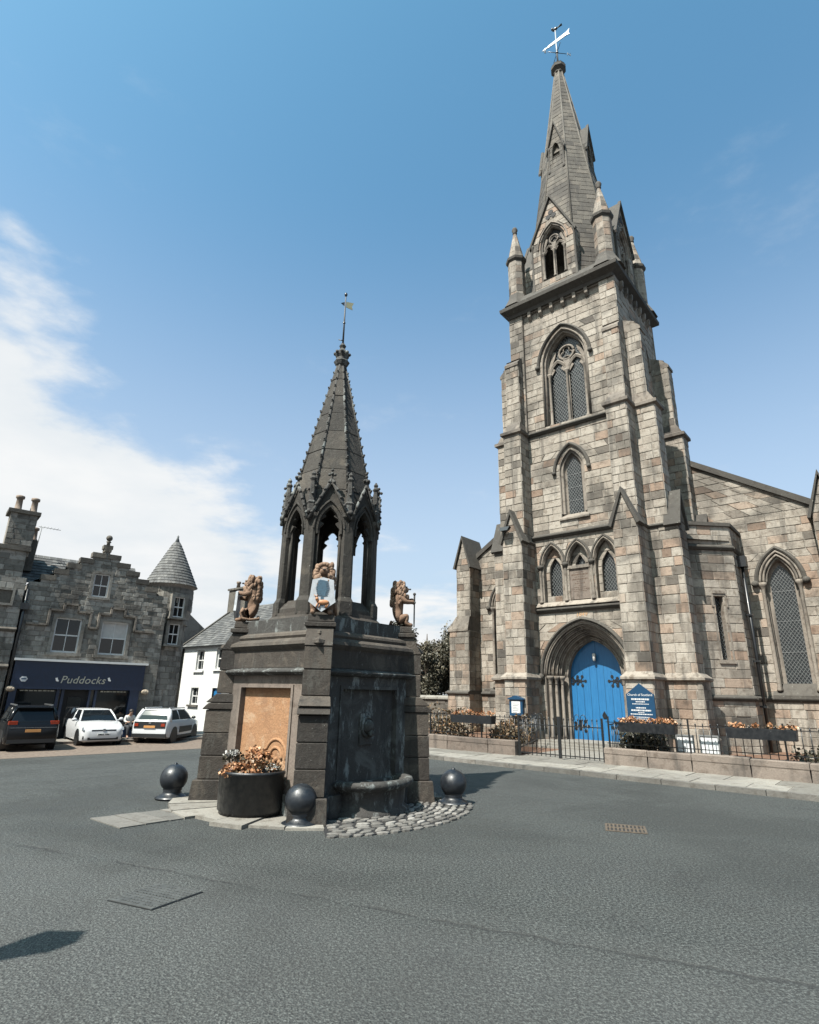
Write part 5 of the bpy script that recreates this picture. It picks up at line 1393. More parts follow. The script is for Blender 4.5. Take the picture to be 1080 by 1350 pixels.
def make_shop():
    rnd = random.Random(17)
    sh = empty('shop_building', SO, SROT, 'grey stone shop with crow-stepped gable, blue shopfront and round corner turret', 'shop')
    bpy.context.view_layer.update(); XF = sh.matrix_world.copy()
    F = FR((0, 0, 0), (1, 0, 0)); st = Stones()
    P = lambda x, y: spx(x, y)
    def a(x, y): return spx(x/5.4, 780+y/5.4)
    def b(x, y): return spx(x/3.554, 630+y/3.554)
    L0 = a(110, 483).x; R0 = a(1050, 522).x; fz0 = a(100, 690).z; fz1 = a(500, 495).z
    apx = b(508, 330); ax = apx.x; az_ = apx.z
    eL = b(150, 485).z; XL = L0-.15; XR = R0+.55
    w1 = (a(380, 300).x, a(571, 300).x); w2 = (a(717, 300).x, a(907, 300).x); wz = (a(460, 435).z, a(490, 188).z)
    g = (b(436, 500).x, b(512, 500).x, b(465, 560).z, b(480, 450).z)
    holes = [Box2(w1[0], w1[1], *wz), Box2(w2[0], w2[1], *wz), Box2(g[0], g[1], g[2], g[3])]
    steps = 6; sh_ = (az_-eL)/steps
    hl = ax-XL-.1; hr = XR-ax-.25
    def xr(z):
        if z <= eL: return XL, XR
        k = min(steps-1, int((z-eL)/sh_)); f = (k+.5)/steps
        return ax-hl*(1-f)+.12, ax+hr*(1-f)-.12
    st.wall(F, XL, XR, fz1, az_-.02, .22, .42, holes, rnd, xr=xr, events=[eL+sh_*k for k in range(steps)], proud=(.006, .03), cham=.015)
    # crow steps
    for k in range(steps):
        for s, hh in ((-1, hl), (1, hr)):
            z1 = eL+sh_*(k+1); x_in = ax+s*(hh*(1-(k+1.5)/steps)-.12) if k < steps-1 else ax+s*.1; x_out = ax+s*(hh*(1-(k+.5)/steps)-.12)
            x_a, x_b = sorted((x_in-s*.10, x_out+s*.03))
            MB().box(x_a, x_b, -.06, .42, z1-sh_*.55, z1+.05, (rnd.random(), .5)).build('crow_step', 'sooty_stone', sh)
    fb = b(505, 320); fn = MB().box(ax-.22, ax+.22, -.04, .4, az_-.05, az_+.15); fn.lathe(ax, .15, [(.10, az_+.15), (.08, az_+.3), (.13, az_+.36), (.06, az_+.42)], 8); fn.ball((ax, .15, az_+.56), .16); fn.build('ball_finial', 'sooty_stone', sh)
    # roof behind the gable
    rf = MB(); RD = 3.4
    for s, hh in ((-1, hl), (1, hr)):
        o = V((ax+s*(hh), .4, eL)); top = V((ax, .4, az_-.25)); bb = top-o; LL = bb.length
        FF = FR(o, (0, 1, 0) if s > 0 else (0, -1, 0), bb)
        slates(rf, FF if s > 0 else FR(o+V((0, RD, 0)), (0, -1, 0), bb), RD, LL, rnd)
        rf.add([o, o+V((0, RD, 0)), top+V((0, RD, 0)), top], [(0, 1, 2, 3)], (.3, .5))
    rf.build('slate_roof', 'slate', sh, fix=False, kind='stuff')
    MB().box(XL+.1, XR-.6, .35, 3.7, 0, eL).build('rear_walls', 'shop_stone', sh)
    # windows
    for i, w in enumerate((w1, w2)):
        wo = sash(sh, F, w[0], w[1], wz[0], wz[1], .12, blind=(i == 1))
        for q in ((w[0]-.14, w[0], wz[0]-.1, wz[1]+.14), (w[1], w[1]+.14, wz[0]-.1, wz[1]+.14), (w[0], w[1], wz[1], wz[1]+.14)): MB().fbox(F, *q, -.12, .05).build('architrave', 'shop_stone', wo)
        MB().fbox(F, w[0]-.2, w[1]+.2, wz[0]-.14, wz[0], -.1, .1).build('sill', 'shop_stone', wo)
    wo = sash(sh, F, g[0], g[1], g[2], g[3], .12)
    for q in ((g[0]-.12, g[0], g[2], g[3]+.12), (g[1], g[1]+.12, g[2], g[3]+.12), (g[0], g[1], g[3], g[3]+.12)): MB().fbox(F, *q, -.12, .04).build('architrave', 'shop_stone', wo)
    MB().fbox(F, g[0]-.15, g[1]+.15, g[2]-.11, g[2], -.1, .08).build('sill', 'shop_stone', wo)
    # stepped hood mould running over both windows
    zl, zm, zt = a(260, 228).z, a(400, 130).z, a(510, 92).z
    m1 = [a(335, 230).x, a(455, 130).x, a(565, 95).x, a(628, 260).x]; m2 = [a(690, 260).x, a(795, 125).x, a(893, 130).x, a(950, 290).x]
    path = [(a(190, 225).x, zl)]
    for mm in (m1, m2):
        path += [(mm[0], zl), (mm[0], zm), (mm[1], zm), (mm[1], zt), (mm[2], zt), (mm[2], zm), (mm[3], zm), (mm[3], zl)]
    path += [(a(1085, 285).x, zl)]
    hm = MB()
    for (x0, z0), (x1, z1) in zip(path, path[1:]):
        hm.fbox(F, min(x0, x1)-.045, max(x0, x1)+.045, min(z0, z1)-.045, max(z0, z1)+.045, .0, .15)
    hm.build('stepped_hood_mould', 'sandstone_trim', sh)
    # shopfront
    pr = spx(1, 1)
    fa = MB().fbox(F, L0, R0-.12, fz0, fz1-.06, -.25, .16).build('fascia', 'shop_navy', sh)
    MB().fbox(F, L0-.06, R0-.02, fz1-.06, fz1+.04, -.1, .26).build('fascia_cornice', 'white_paint', sh)
    tl, tr = a(455, 640), a(710, 655)
    t = put_text(sh, F, (tl.x+tr.x)/2, a(580, 650).z-.03, .162, 'Puddocks', .48, 'gold_letter', name='shop_name', shear=.22, ext=.01, spacing=1.05)
    dims = t.dimensions.x if t.dimensions.x > .1 else 2.0
    hx = a(165, 621); MB().prism(FR(F(hx.x, hx.z, .16), (1, 0, 0)), [(.16*math.cos(i*math.pi/3), .13*math.sin(i*math.pi/3)) for i in range(6)], 0, .02).build('hexagon_badge', 'letter_white', sh)
    MB().fbox(F, hx.x-.1, hx.x+.1, hx.z-.02, hx.z+.03, .182, .186).build('badge_band', 'sign_blue', sh)
    for px in (400, 770):
        q = a(px, 625); MB().prism(FR(F(q.x, q.z, .16), (1, 0, 0)), [(-.07, .06), (.02, .08), (.03, .0), (.08, -.04), (.07, -.10), (-.02, -.08)], 0, .06).build('fascia_lamp', 'letter_white', sh)
    xs = [L0, L0+.28, a(405, 720).x, a(455, 720).x, a(640, 740).x, a(680, 740).x, R0-.62, R0-.24]
    def post(x0, x1, d=.1): MB().fbox(F, x0, x1, 0, fz0, -.2, d).build('pilaster', 'shop_navy', sh)
    post(xs[0], xs[1], .14); post(xs[2]-.02, xs[2]+.10, .02); post(xs[3]-.1, xs[3]+.02, -.02); post(xs[4]-.06, xs[4]+.03, -.02); post(xs[5]-.05, xs[5]+.05, .02); post(xs[6]-.06, xs[7], .14)
    for x0, x1 in ((xs[1], xs[2]-.02), (xs[5]+.05, xs[6]-.06)):
        wo = MB().fbox(F, x0, x1, .62, fz0-.06, -.12, -.10).build('shop_window', 'window_glass', sh)
        MB().fbox(F, x0, x1, .0, .56, -.2, .0).build('stall_riser', 'shop_navy', sh)
        MB().fbox(F, x0-.02, x1+.02, .56, .63, -.2, .06).build('window_sill', 'wood_brown', wo)
        MB().fbox(F, x0+.05, x1-.05, 1.02, 1.06, -.6, -.18).build('display_shelf', 'wood_brown', wo)
        tx = MB(); x = x0+.15
        while x < x1-.2: l = rnd.uniform(.05, .16); tx.fbox(F, x, x+l, fz0-.10, fz0-.05, -.02, -.015); x += l+.04
        tx.build('window_lettering', 'gold_letter', wo, kind='stuff')
    MB().fbox(F, xs[3], xs[4]-.06, .0, fz0, -.33, -.30).build('door', 'dark_inside', sh)
    MB().fbox(F, xs[3]+.25, xs[4]-.3, .5, fz0-.35, -.29, -.27).build('door_glass', 'window_glass', sh)
    st.wall(F, R0-.24, XR, 0, fz1, .42, .6, (), rnd)
    for x, z in ((a(68, 690).x, a(68, 690).z), (a(1025, 715).x, a(1025, 715).z)):
        k = MB(); k.ball((x, -.16, z), .16, 9, 7, sc=(1.2, .8, .8)); k.ball((x-.08, -.2, z+.03), .08, 7, 5); k.ball((x+.1, -.2, z-.02), .09, 7, 5); k.build('carved_bracket', 'tan_stone', sh)
    dp = MB().tube([(XL+.02, -.12, 0), (XL+.02, -.12, 4.7), (XL+.02, -.12, eL-.4)], .07, 8); dp.box(XL-.14, XL+.18, -.28, .02, b(100, 605).z-.12, b(100, 605).z+.18); dp.build('downpipe', 'iron', sh)
    # round turret on the corner
    tc = spx(228, 775, 1.35); tcx = tc.x-.12; tcy = 1.35; ez = spx(220, 772, 1.2).z; rr_ = 1.36
    tt = spx(228, 706, 1.35).z
    cyl = MB(); nS = 26
    cyl.lathe(tcx, tcy, [(1.04, 0), (1.04, ez-2.3), (1.08, ez-2.1), (1.17, ez-1.85), (1.25, ez-1.6), (1.25, ez-.12), (1.36, ez-.06), (1.36, ez+.02)], 32); cyl.build('turret_core', 'mortar', sh)
    z = 0
    tu = Stones()
    while z < ez-.3:
        h = rnd.uniform(.24, .34); r = 1.05 if z < ez-2.2 else (1.26 if z > ez-1.65 else 1.15)
        n_ = int(2*math.pi*r/.5); ph = rnd.random()
        for j in range(n_):
            t0, t1 = (j+ph)*2*math.pi/n_, (j+1+ph)*2*math.pi/n_; p = rnd.uniform(.01, .035); gp = .008/r
            q0 = [V((tcx+(r+d)*math.cos(t), tcy+(r+d)*math.sin(t), zz)) for d, t, zz in ((0, t0+gp, z+.006), (0, t1-gp, z+.006), (0, t1-gp, z+h-.006), (0, t0+gp, z+h-.006), (p, t0+gp*2.5, z+.016), (p, t1-gp*2.5, z+.016), (p, t1-gp*2.5, z+h-.016), (p, t0+gp*2.5, z+h-.016))]
            tu.st.append((q0, (rnd.random()*.8, .5)))
        z += h
    st.st += tu.st
    cs = MB(); zz = ez; H = tt-ez; k = 0
    while zz < tt-.5:
        f0, f1 = (zz-ez)/H, min(1, (zz-ez+.20)/H); r0, r1 = 1.4*(1-f0)+.02, 1.4*(1-f1)
        n_ = max(6, int(2*math.pi*r0/.20))
        for j in range(n_):
            t0, t1 = (j+.5*(k % 2))*2*math.pi/n_+.004, (j+1+.5*(k % 2))*2*math.pi/n_-.004
            cs.add([(tcx+(r0+.03)*math.cos(t0), tcy+(r0+.03)*math.sin(t0), zz-.02), (tcx+(r0+.03)*math.cos(t1), tcy+(r0+.03)*math.sin(t1), zz-.02), (tcx+r1*math.cos(t1), tcy+r1*math.sin(t1), zz+.2), (tcx+r1*math.cos(t0), tcy+r1*math.sin(t0), zz+.2)], [(0, 1, 2, 3)], (.4+.6*rnd.random(), .5))
        zz += .17; k += 1
    cs.lathe(tcx, tcy, [(1.37, ez), (.02, tt-.2)], 30, (.3, .5)); cs.build('turret_slates', 'slate', sh, fix=False, kind='stuff')
    MB().lathe(tcx, tcy, [(.20, tt-.55), (.05, tt-.08), (.07, tt-.02), (.02, tt+.06)], 10).build('turret_lead_cap', 'lead', sh)
    for (px, py, pxb, pyb) in ((214, 786, 224, 812), (214, 822, 219, 848)):
        aa_ = spx(px, py, .0); th = -math.pi/2+.12; nn = V((math.cos(th), math.sin(th), 0)); rr2 = 1.27 if py < 800 else 1.08
        FW = FR(V((tcx, tcy, 0))+nn*rr2, (-math.sin(th), math.cos(th), 0)); zc = spx((px+pxb)/2, (py+pyb)/2, tcy-1.3).z; hh = .55
        wo = sash(sh, FW, -.30, .30, zc-hh, zc+hh, -.02, fw=.05)
        for q in ((-.46, -.30, zc-hh-.1, zc+hh+.15), (.30, .46, zc-hh-.1, zc+hh+.15), (-.30, .30, zc+hh, zc+hh+.15)): MB().fbox(FW, *q, -.2, .14).build('architrave', 'shop_stone', wo)
        MB().fbox(FW, -.5, .5, zc-hh-.1, zc-hh, -.2, .18).build('sill', 'shop_stone', wo)
    st.flush(sh, 'shop_stone', keep=150, xf=XF, backmat='mortar')
    # ---- taller neighbour on the left with its chimney
    nb = empty('tenement', SO, SROT, 'tall grey stone house with big chimney stack at the left edge', 'building')
    st = Stones(); NX = XL-.12; nz = b(10, 325).z
    F2 = FR((0, -.18, 0), (1, 0, 0))
    pw = (b(0, 530).x-.9, b(58, 530).x, b(40, 590).z, b(50, 530).z)
    st.wall(F2, NX-9, NX, 0, b(110, 470).z, .28, .5, (), rnd); cw = b(15, 400).x
    st.wall(F2, NX-4, NX-.25, b(110, 470).z, nz, .28, .5, (), rnd)
    st.wall(FR((NX, 0, 0), (0, 1, 0)), -.18, 3, 0, b(110, 470).z, .28, .5, (), rnd); st.wall(FR((NX-.25, 0, 0), (0, 1, 0)), -.18, 1.2, b(110, 470).z, nz, .28, .5, (), rnd)
    MB().box(NX-9, NX-.05, -.1, 7, 0, b(110, 470).z-.05).build('wall_core', 'shop_stone', nb)
    for zz in (b(40, 705).z, b(40, 880).z): string_course(Pieces('string_course', 'sooty_stone', nb), F2, NX-9, NX+.02, zz, .2, .14)
    MB().fbox(F2, pw[0], pw[1], pw[2], pw[3], 0, .05).build('carved_panel', 'sooty_stone', nb)
    for q in ((pw[0]-.1, pw[1]+.1, pw[3], pw[3]+.1), (pw[0]-.1, pw[1]+.1, pw[2]-.1, pw[2]), (pw[1], pw[1]+.1, pw[2], pw[3])): MB().fbox(F2, *q, 0, .12).build('panel_frame', 'shop_stone', nb)
    c0, c1 = b(30, 250).x, b(160, 250).x; ct = b(115, 170).z; cb_ = b(80, 315).z
    st.wall(FR((0, -.1, 0), (1, 0, 0)), c0, c1, cb_, ct, .26, .45, (), rnd); st.wall(FR((c1, 0, 0), (0, 1, 0)), -.1, .9, cb_, ct, .26, .45, (), rnd)
    MB().box(c0+.02, c1-.02, -.08, .9, cb_-.5, ct).build('stack_core', 'mortar', nb)
    MB().box(c0-.12, c1+.12, -.22, 1.0, ct-.02, ct+.16).build('stack_cap', 'sooty_stone', nb); MB().box(NX-4.1, NX-.1, -.30, 1.2, nz-.08, nz+.12).build('wall_head', 'sooty_stone', nb)
    def pot(x, y, z, s=1): MB().lathe(x, y, [(.20*s, z), (.20*s, z+.1), (.15*s, z+.16), (.13*s, z+.62*s), (.19*s, z+.66*s), (.19*s, z+.78*s), (.14*s, z+.80*s)], 10).build('chimney_pot', 'chimney_pot', nb)
    cm = (c0+c1)/2; pot(cm-.28, .35, ct+.16); pot(cm+.36, .35, ct+.16)
    e0, e1 = b(150, 300).x, b(188, 300).x
    MB().box(e0-.05, e1, .9, 1.7, cb_-1.0, b(170, 275).z).build('rear_stack', 'sooty_stone', nb); pot((e0+e1)/2, 1.3, b(170, 275).z, .9)
    ar = MB(); q = b(200, 280); ar.tube([(q.x, 1.6, q.z-.6), (q.x+.05, 1.6, b(215, 198).z)], .02, 5); zz = b(215, 198).z; ar.tube([(q.x-.1, 1.6, zz), (q.x+.9, 1.6, zz-.02)], .015, 4)
    for i in range(6): ar.tube([(q.x+i*.15, 1.35, zz), (q.x+i*.15, 1.85, zz)], .008, 4)
    ar.build('television_aerial', 'lead', nb)
    st.flush(nb, 'shop_stone', keep=80, xf=XF, backmat='mortar')
    # slate roof seen between chimney and gable
    rf = MB(); r0, r1 = b(130, 450), b(350, 385); FF = FR((NX-.3, .6, r0.z-.3), (1, 0, 0), (0, .9, 1)); slates(rf, FF, 5.5, 2.0, rnd); rf.add([FF(0, 0), FF(5.5, 0), FF(5.5, 2.0), FF(0, 2.0)], [(0, 1, 2, 3)], (.3, .5)); rf.build('slate_roof', 'slate', nb, fix=False, kind='stuff')
    return sh
make_shop()
# pavement and setts before the shop
def shop_pavement():
    rnd = random.Random(2)
    pv = empty('shop_pavement', SO, SROT, kind='structure')
    MB().box(-14, 16, -1.5, 3, -.5, -.012).build('pavement_bed', 'mortar', pv)
    x = -14
    while x < 16:
        L = rnd.uniform(.8, 1.1); MB().box(x+.006, x+L-.006, -1.68, -1.5, -.4, .005, (rnd.random(), .5)).build('kerb_stone', 'pink_stone', pv)
        for y0, y1 in ((-1.495, -.75), (-.745, .3)): MB().box(x+.006, x+L-.006, y0, y1, -.1, rnd.uniform(-.004, .006), (rnd.random(), .5)).build('paving_slab', 'slab', pv)
        x += L
    # parking strip of brownish setts on the falling ground
    mb = MB()
    for i in range(40):
        for j in range(7):
            q = []
            for dx, dy in ((0, 0), (1, 0), (1, 1), (0, 1)):
                p = SO+SR*(-14+(i+dx)*.75)-SN*(-6.9+(j+dy)*.745); q.append((p.x, p.y, ground_z(p.x, p.y)+.006))
            mb.add(q, [(0, 1, 2, 3)])
    mb.build('parking_setts', 'setts_road', None, kind='structure')
shop_pavement()
# ------------------------------------------------------------------ white house and roofs behind
def make_white_house():
    rnd = random.Random(12)
    zb = ZG-.38
    W_ = gz(240, 966, zb); w0 = W_.dot(AW)
    rt = AU*0+AW*w0; 
    wh = empty('white_house', AW*w0+V((0, 0, zb)), ROTC, 'white harled house with grey slate roof between turret and fountain', 'house')
    bpy.context.view_layer.update(); XF = wh.matrix_world.copy(); IV = XF.inverted()
    def p(x, y): return IV @ onplane(x, y, AW, w0)
    xl = p(238, 900).x; ez = p(265, 851).z; xr_ = p(338, 850).x
    F = FR((0, 0, 0), (1, 0, 0)); st = Stones()
    wins = []
    for (xa, xb, ya, yb) in ((259, 268, 859, 884), (285, 294, 857, 882), (251, 261, 906, 929)):
        a, b = p(xa, (ya+yb)/2), p(xb, (ya+yb)/2); wins.append((a.x, a.x+.92, p(xa, yb).z, p(xa, yb).z+1.35 if yb < 890 else p(xa, ya).z))
    dr = (p(277, 935).x, p(277, 935).x+1.05, 0, p(280, 907).z)
    holes = [Box2(*w) for w in wins]+[Box2(*dr)]
    st.wall(F, xl, xr_, 0, ez, 2, 99, holes, rnd)
    for w in wins:
        wo = sash(wh, F, *w, .18, rows=2, cols=2, fw=.08)
        for q in ((w[0]-.01, w[0], w[2], w[3]), (w[1], w[1]+.01, w[2], w[3]), (w[0], w[1], w[3]-.0, w[3]+.01)): MB().fbox(F, *q, -.2, .0).build('reveal', 'harl', wo)
        MB().fbox(F, w[0]-.18, w[1]+.18, w[2]-.12, w[2], -.18, .12).build('sill', 'harl' if w[2] > 2.2 else 'sooty_stone', wo)
    d_ = MB().fbox(F, dr[0], dr[1], 0, dr[3], -.2, -.14).build('door', 'door_blue', wh); MB().fbox(F, dr[0]+.15, dr[1]-.15, 1.1, dr[3]-.15, -.14, -.12).build('door_panel', 'door_blue', d_)
    MB().box(xl+.02, xr_, .25, 8, 0, ez-.1).build('house_body', 'harl', wh); MB().box(xl, xl+.03, -.0, 8, 0, ez).build('gable_wall', 'harl', wh)
    me = st.back.mesh('front_wall', 'harl'); obj('front_wall', me, wh)
    rz = p(395, 784).z+.6; D = 4.0
    o = V((xl-.15, -.25, ez-.08)); bb = V((0, D, rz-ez)); LL = bb.length
    rf = MB(); FF = FR(o, (1, 0, 0), bb); sk = .62
    slates(rf, FF, xr_-xl+.3, LL, rnd, ch=.26, sw=.34); rf.add([FF(0, 0), FF(xr_-xl+.3, 0), FF(xr_-xl+.3, LL), FF(0, LL)], [(0, 1, 2, 3)], (.3, .5))
    rf.add([FF(0, LL), FF(xr_-xl+.3, LL), V((xr_+.15, 8.2, ez-.1)), V((xl-.15, 8.2, ez-.1))], [(0, 1, 2, 3)], (.3, .5))
    rf.build('slate_roof', 'slate', wh, fix=False, kind='stuff')
    gb = MB().add([(xl+.01, 0, ez), (xl+.01, 8, ez), (xl+.01, D-.25, rz-.05)], [(0, 1, 2)]); gb.build('gable_head', 'harl', wh, fix=False)
    MB().prism(FR((xr_, 0, 0), (0, 1, 0)), [(0, 0), (8, 0), (8, ez), (D-.25, rz-.05), (0, ez)], -.03, 0).build('gable_wall', 'harl', wh)
    sk_ = MB().fbox(FR(o, (1, 0, 0), bb), -.04, .14, 0, LL, 0, .10); sk_.build('skew', 'coping_stone', wh)
    # chimney on the ridge
    cpl = onplane(309, 788, AW, w0+D-.2); cl_ = IV @ cpl; cr_ = IV @ onplane(331, 788, AW, w0+D-.2); tz = (IV @ onplane(318, 779, AW, w0+D-.2)).z
    ck = MB().box(cl_.x, cr_.x, D-.7, D+.1, rz-1.6, tz).build('chimney_stack', 'sooty_stone', wh)
    MB().box(cl_.x-.1, cr_.x+.1, D-.8, D+.2, tz, tz+.14).build('stack_cap', 'sooty_stone', wh)
    for f_ in (.25, .75):
        x = cl_.x+(cr_.x-cl_.x)*f_; MB().lathe(x, D-.3, [(.17, tz+.14), (.13, tz+.55), (.18, tz+.6), (.18, tz+.72), (.13, tz+.74)], 10).build('chimney_pot', 'chimney_pot', wh)
    # dark roofed house behind the turret
    q = gz(240, 950, ZG); hh = empty('rear_house', SO+SR*14.5-SN*11, SROT, 'dark slate-roofed house glimpsed behind the turret', 'house')
    top = 7.6
    MB().box(-4, 3.2, 0, 7, -.5, 5.2).build('walls', 'sooty_stone', hh)
    r2 = MB(); r2.prism(FR((0, -.2, 0), (1, 0, 0)), [(-4.2, 5.1), (3.5, 5.1), (-.4, 8.2)], -7.4, 0); r2.build('roof', 'slate', hh)
    g2 = MB().box(-1, 0, .3, 1.1, 7.5, 9.0); 
    return wh
make_white_house()
# ------------------------------------------------------------------ cars
def rrect(x0, x1, w, c, z, n=3):
    """rounded rectangle in plan"""
    out = []
    for sx, sy, a0 in ((1, 1, 0), (-1, 1, 90), (-1, -1, 180), (1, -1, 270)):
        cx = (x1-c) if sx > 0 else (x0+c); cy = sy*(w-c)
        for i in range(n+1):
            a = R_(a0+90*i/n); out.append((cx+c*math.cos(a), cy+c*math.sin(a), z))
    return out
def make_car(kind, loc, heading, label, spec):
    """heading: direction the nose points to (compass angle); x forward, y left"""
    c = empty('parked_car', loc, math.pi/2-heading, label, 'car', 'cars parked before the shop')
    paint = spec['paint']; L, Wd, H = spec['dim']
    rings = []
    for x, w, zb, zt, zc in spec['st']:
        hw = w*Wd/2; md = zb+(zt-zb)*.5
        half = [(hw*.86, zb), (hw*.97, zb+.05), (hw, zb+(zt-zb)*.3), (hw, md+.02), (hw*.975, zt-.07), (hw*.93, zt-.01), (hw*.82, zt+.01)]
        rings.append([(x*L/2, y, z) for y, z in half] + [(x*L/2, 0, zc)] + [(x*L/2, -y, z) for y, z in half[::-1]] + [(x*L/2, 0, zb)])
    bd = MB().loft(rings, smooth=True).build('body', paint, c)
    es = bd.modifiers.new('edge', 'EDGE_SPLIT'); es.split_angle = R_(38)
    # cabin: glass shell, painted roof and pillars
    zb, zr = spec['belt'], H-.055
    xf0, xr0, xf1, xr1, w0, w1 = spec['cab']
    P = lambda f: (xf0+(xf1-xf0)*f, xr0+(xr1-xr0)*f, w0+(w1-w0)*f)
    gl = []
    for f, z in ((0, zb-.06), (.5, (zb+zr)/2), (1, zr)):
        a, b, w = P(f); gl.append(rrect(b, a, w, .10, z))
    MB().loft(gl, smooth=False).build('glasshouse', 'car_glass', c)
    a, b, w = P(1)
    MB().loft([rrect(b-.03, a+.03, w+.02, .13, zr-.01), rrect(b-.03, a+.02, w+.015, .13, zr+.02), rrect(b+.08, a-.12, w-.08, .12, H-.012), rrect(b+.3, a-.4, w-.25, .1, H)], smooth=True).build('roof', paint, c)
    A0, B0, W0_ = P(0)
    for s in (-1, 1):
        for x0, x1, r, nm in ((A0-.06, a-.02, .045, 'front_pillar'), ((A0+B0)/2-.1, (a+b)/2-.05, .045, 'door_pillar'), (B0+.10, b+.06, spec['cp'], 'rear_pillar')):
            MB().tube([(x0, s*(W0_-.03), zb-.06), ((x0+x1)/2, s*((W0_+w)/2-.022), (zb+zr)/2), (x1, s*(w-.03), zr)], r, 6).build(nm, paint, c)
        for x in spec['wx']:
            cyv = s*(Wd/2-.16)
            ar = MB().prism(FR((x, s*(Wd/2-.02), 0), (-s, 0, 0)), [((spec['wr']+.06)*math.cos(q), spec['wr']+(spec['wr']+.06)*math.sin(q)) for q in [i*math.pi/9 for i in range(18)] if True], -.2, .022); ar.build('wheel_arch', 'car_plastic', c)
            wr = spec['wr']; prof = [(wr-.09, -.10), (wr-.02, -.10), (wr, -.07), (wr, .07), (wr-.02, .10), (wr-.09, .10)]
            ty = MB(); ty.loft([[(x+r*math.cos(q), cyv+y+s*.05, wr+r*math.sin(q)) for q in [i*math.pi/10 for i in range(20)]] for r, y in prof], smooth=True)
            wo = ty.build('wheel', 'tyre', c)
            rm = MB()
            for k in range(5):
                q = k*2*math.pi/5+.3; u = V((math.cos(q), 0, math.sin(q))); v = V((-math.sin(q), 0, math.cos(q))); o = V((x, cyv+s*.14, wr))
                rm.add([o+v*.05, o-v*.05, o+u*(wr-.09)-v*.04, o+u*(wr-.09)+v*.04], [(0, 1, 2, 3)])
            rm.build('rim', 'alloy', wo, fix=False)
        mr = MB(); mx = A0-.22; mr.ball((mx, s*(Wd/2+.08), zb+.06), .10, 8, 6, sc=(.7, 1.1, .75)); mr.tube([(mx, s*(Wd/2-.12), zb), (mx, s*(Wd/2+.04), zb+.03)], .025, 5); mr.build('mirror', spec.get('mirror', paint), c)
    for nm, mat, bxs in spec['bits']:
        for q in bxs:
            MB().loft([rrect(-(q[5]-q[4])/2, (q[5]-q[4])/2, (q[3]-q[2])/2, min(.02, (q[3]-q[2])/4), z) for z in (0, 1)]) if False else None
            x0, x1, y0, y1, z0, z1 = q[:6]
            tp = q[6] if len(q) > 6 else 0
            MB().loft([[(x0, y0, z0), (x0, y1, z0), (x0, y1, z1), (x0, y0, z1)], [(x1, y0+.01, z0+.01), (x1, y1-.01, z0+.01), (x1-tp, y1-.01, z1-.01), (x1-tp, y0+.01, z1-.01)]]).build(nm, mat, c)
    return c
def sym(x0, x1, y0, y1, z0, z1, *k): return [(x0, x1, y0, y1, z0, z1, *k), (x0, x1, -y1, -y0, z0, z1, *k)]
def gpos(px, py):
    z = ZG
    for i in range(6):
        p = gz(px, py, z); z = ground_z(p.x, p.y)
    return V((p.x, p.y, z+.004))
SHOPN = math.radians(140.3)
hatch = dict(paint='car_white', dim=(4.25, 1.79, 1.48), belt=.98, cab=(.98, -1.86, .22, -1.50, .80, .60), cp=.11, wx=(1.30, -1.32), wr=.315,
    st=[(1.0, .62, .34, .58, .60), (.985, .78, .22, .68, .70), (.93, .90, .17, .76, .80), (.80, .96, .17, .84, .90), (.60, .985, .17, .92, .97), (.40, 1, .17, .97, 1.0), (0, 1, .17, .98, 1.0), (-.6, 1, .17, 1.0, 1.01), (-.85, .97, .2, 1.0, 1.01), (-.96, .90, .26, .98, .99), (-1.0, .80, .34, .85, .86)],
    bits=[('headlight', 'lamp_glass', sym(1.86, 2.035, .46, .83, .635, .775, .10)), ('grille', 'car_plastic', [(2.0, 2.125, -.50, .50, .60, .68, .02)]), ('badge', 'alloy', [(2.12, 2.14, -.055, .055, .60, .71)]),
          ('lower_grille', 'car_plastic', [(1.95, 2.12, -.62, .62, .24, .37)]), ('fog_lamp', 'car_plastic', sym(1.93, 2.04, .62, .80, .30, .42)), ('number_plate', 'plate_white', [(2.11, 2.145, -.26, .26, .43, .53)]), ('tail_lamp', 'tail_red', sym(-2.10, -1.95, .5, .82, .80, .93)), ('window_sticker', 'notice_paper', [])])
pg = gpos(119, 979)
gcar = make_car('hatch', pg, SHOPN, 'white hatchback parked nose-out in front of the blue shop', hatch)
def plate_marks(c, x, z):
    b = MB()
    for i, w in enumerate((.045, .05, .04, .045, 0, .045, .05, .045)):
        if w: b.box(x, x+.003, -.21+i*.055, -.21+i*.055+w*.8, z-.028, z+.028)
    b.build('plate_marks', 'car_plastic', c, kind='stuff')
plate_marks(gcar, 2.146, .48)
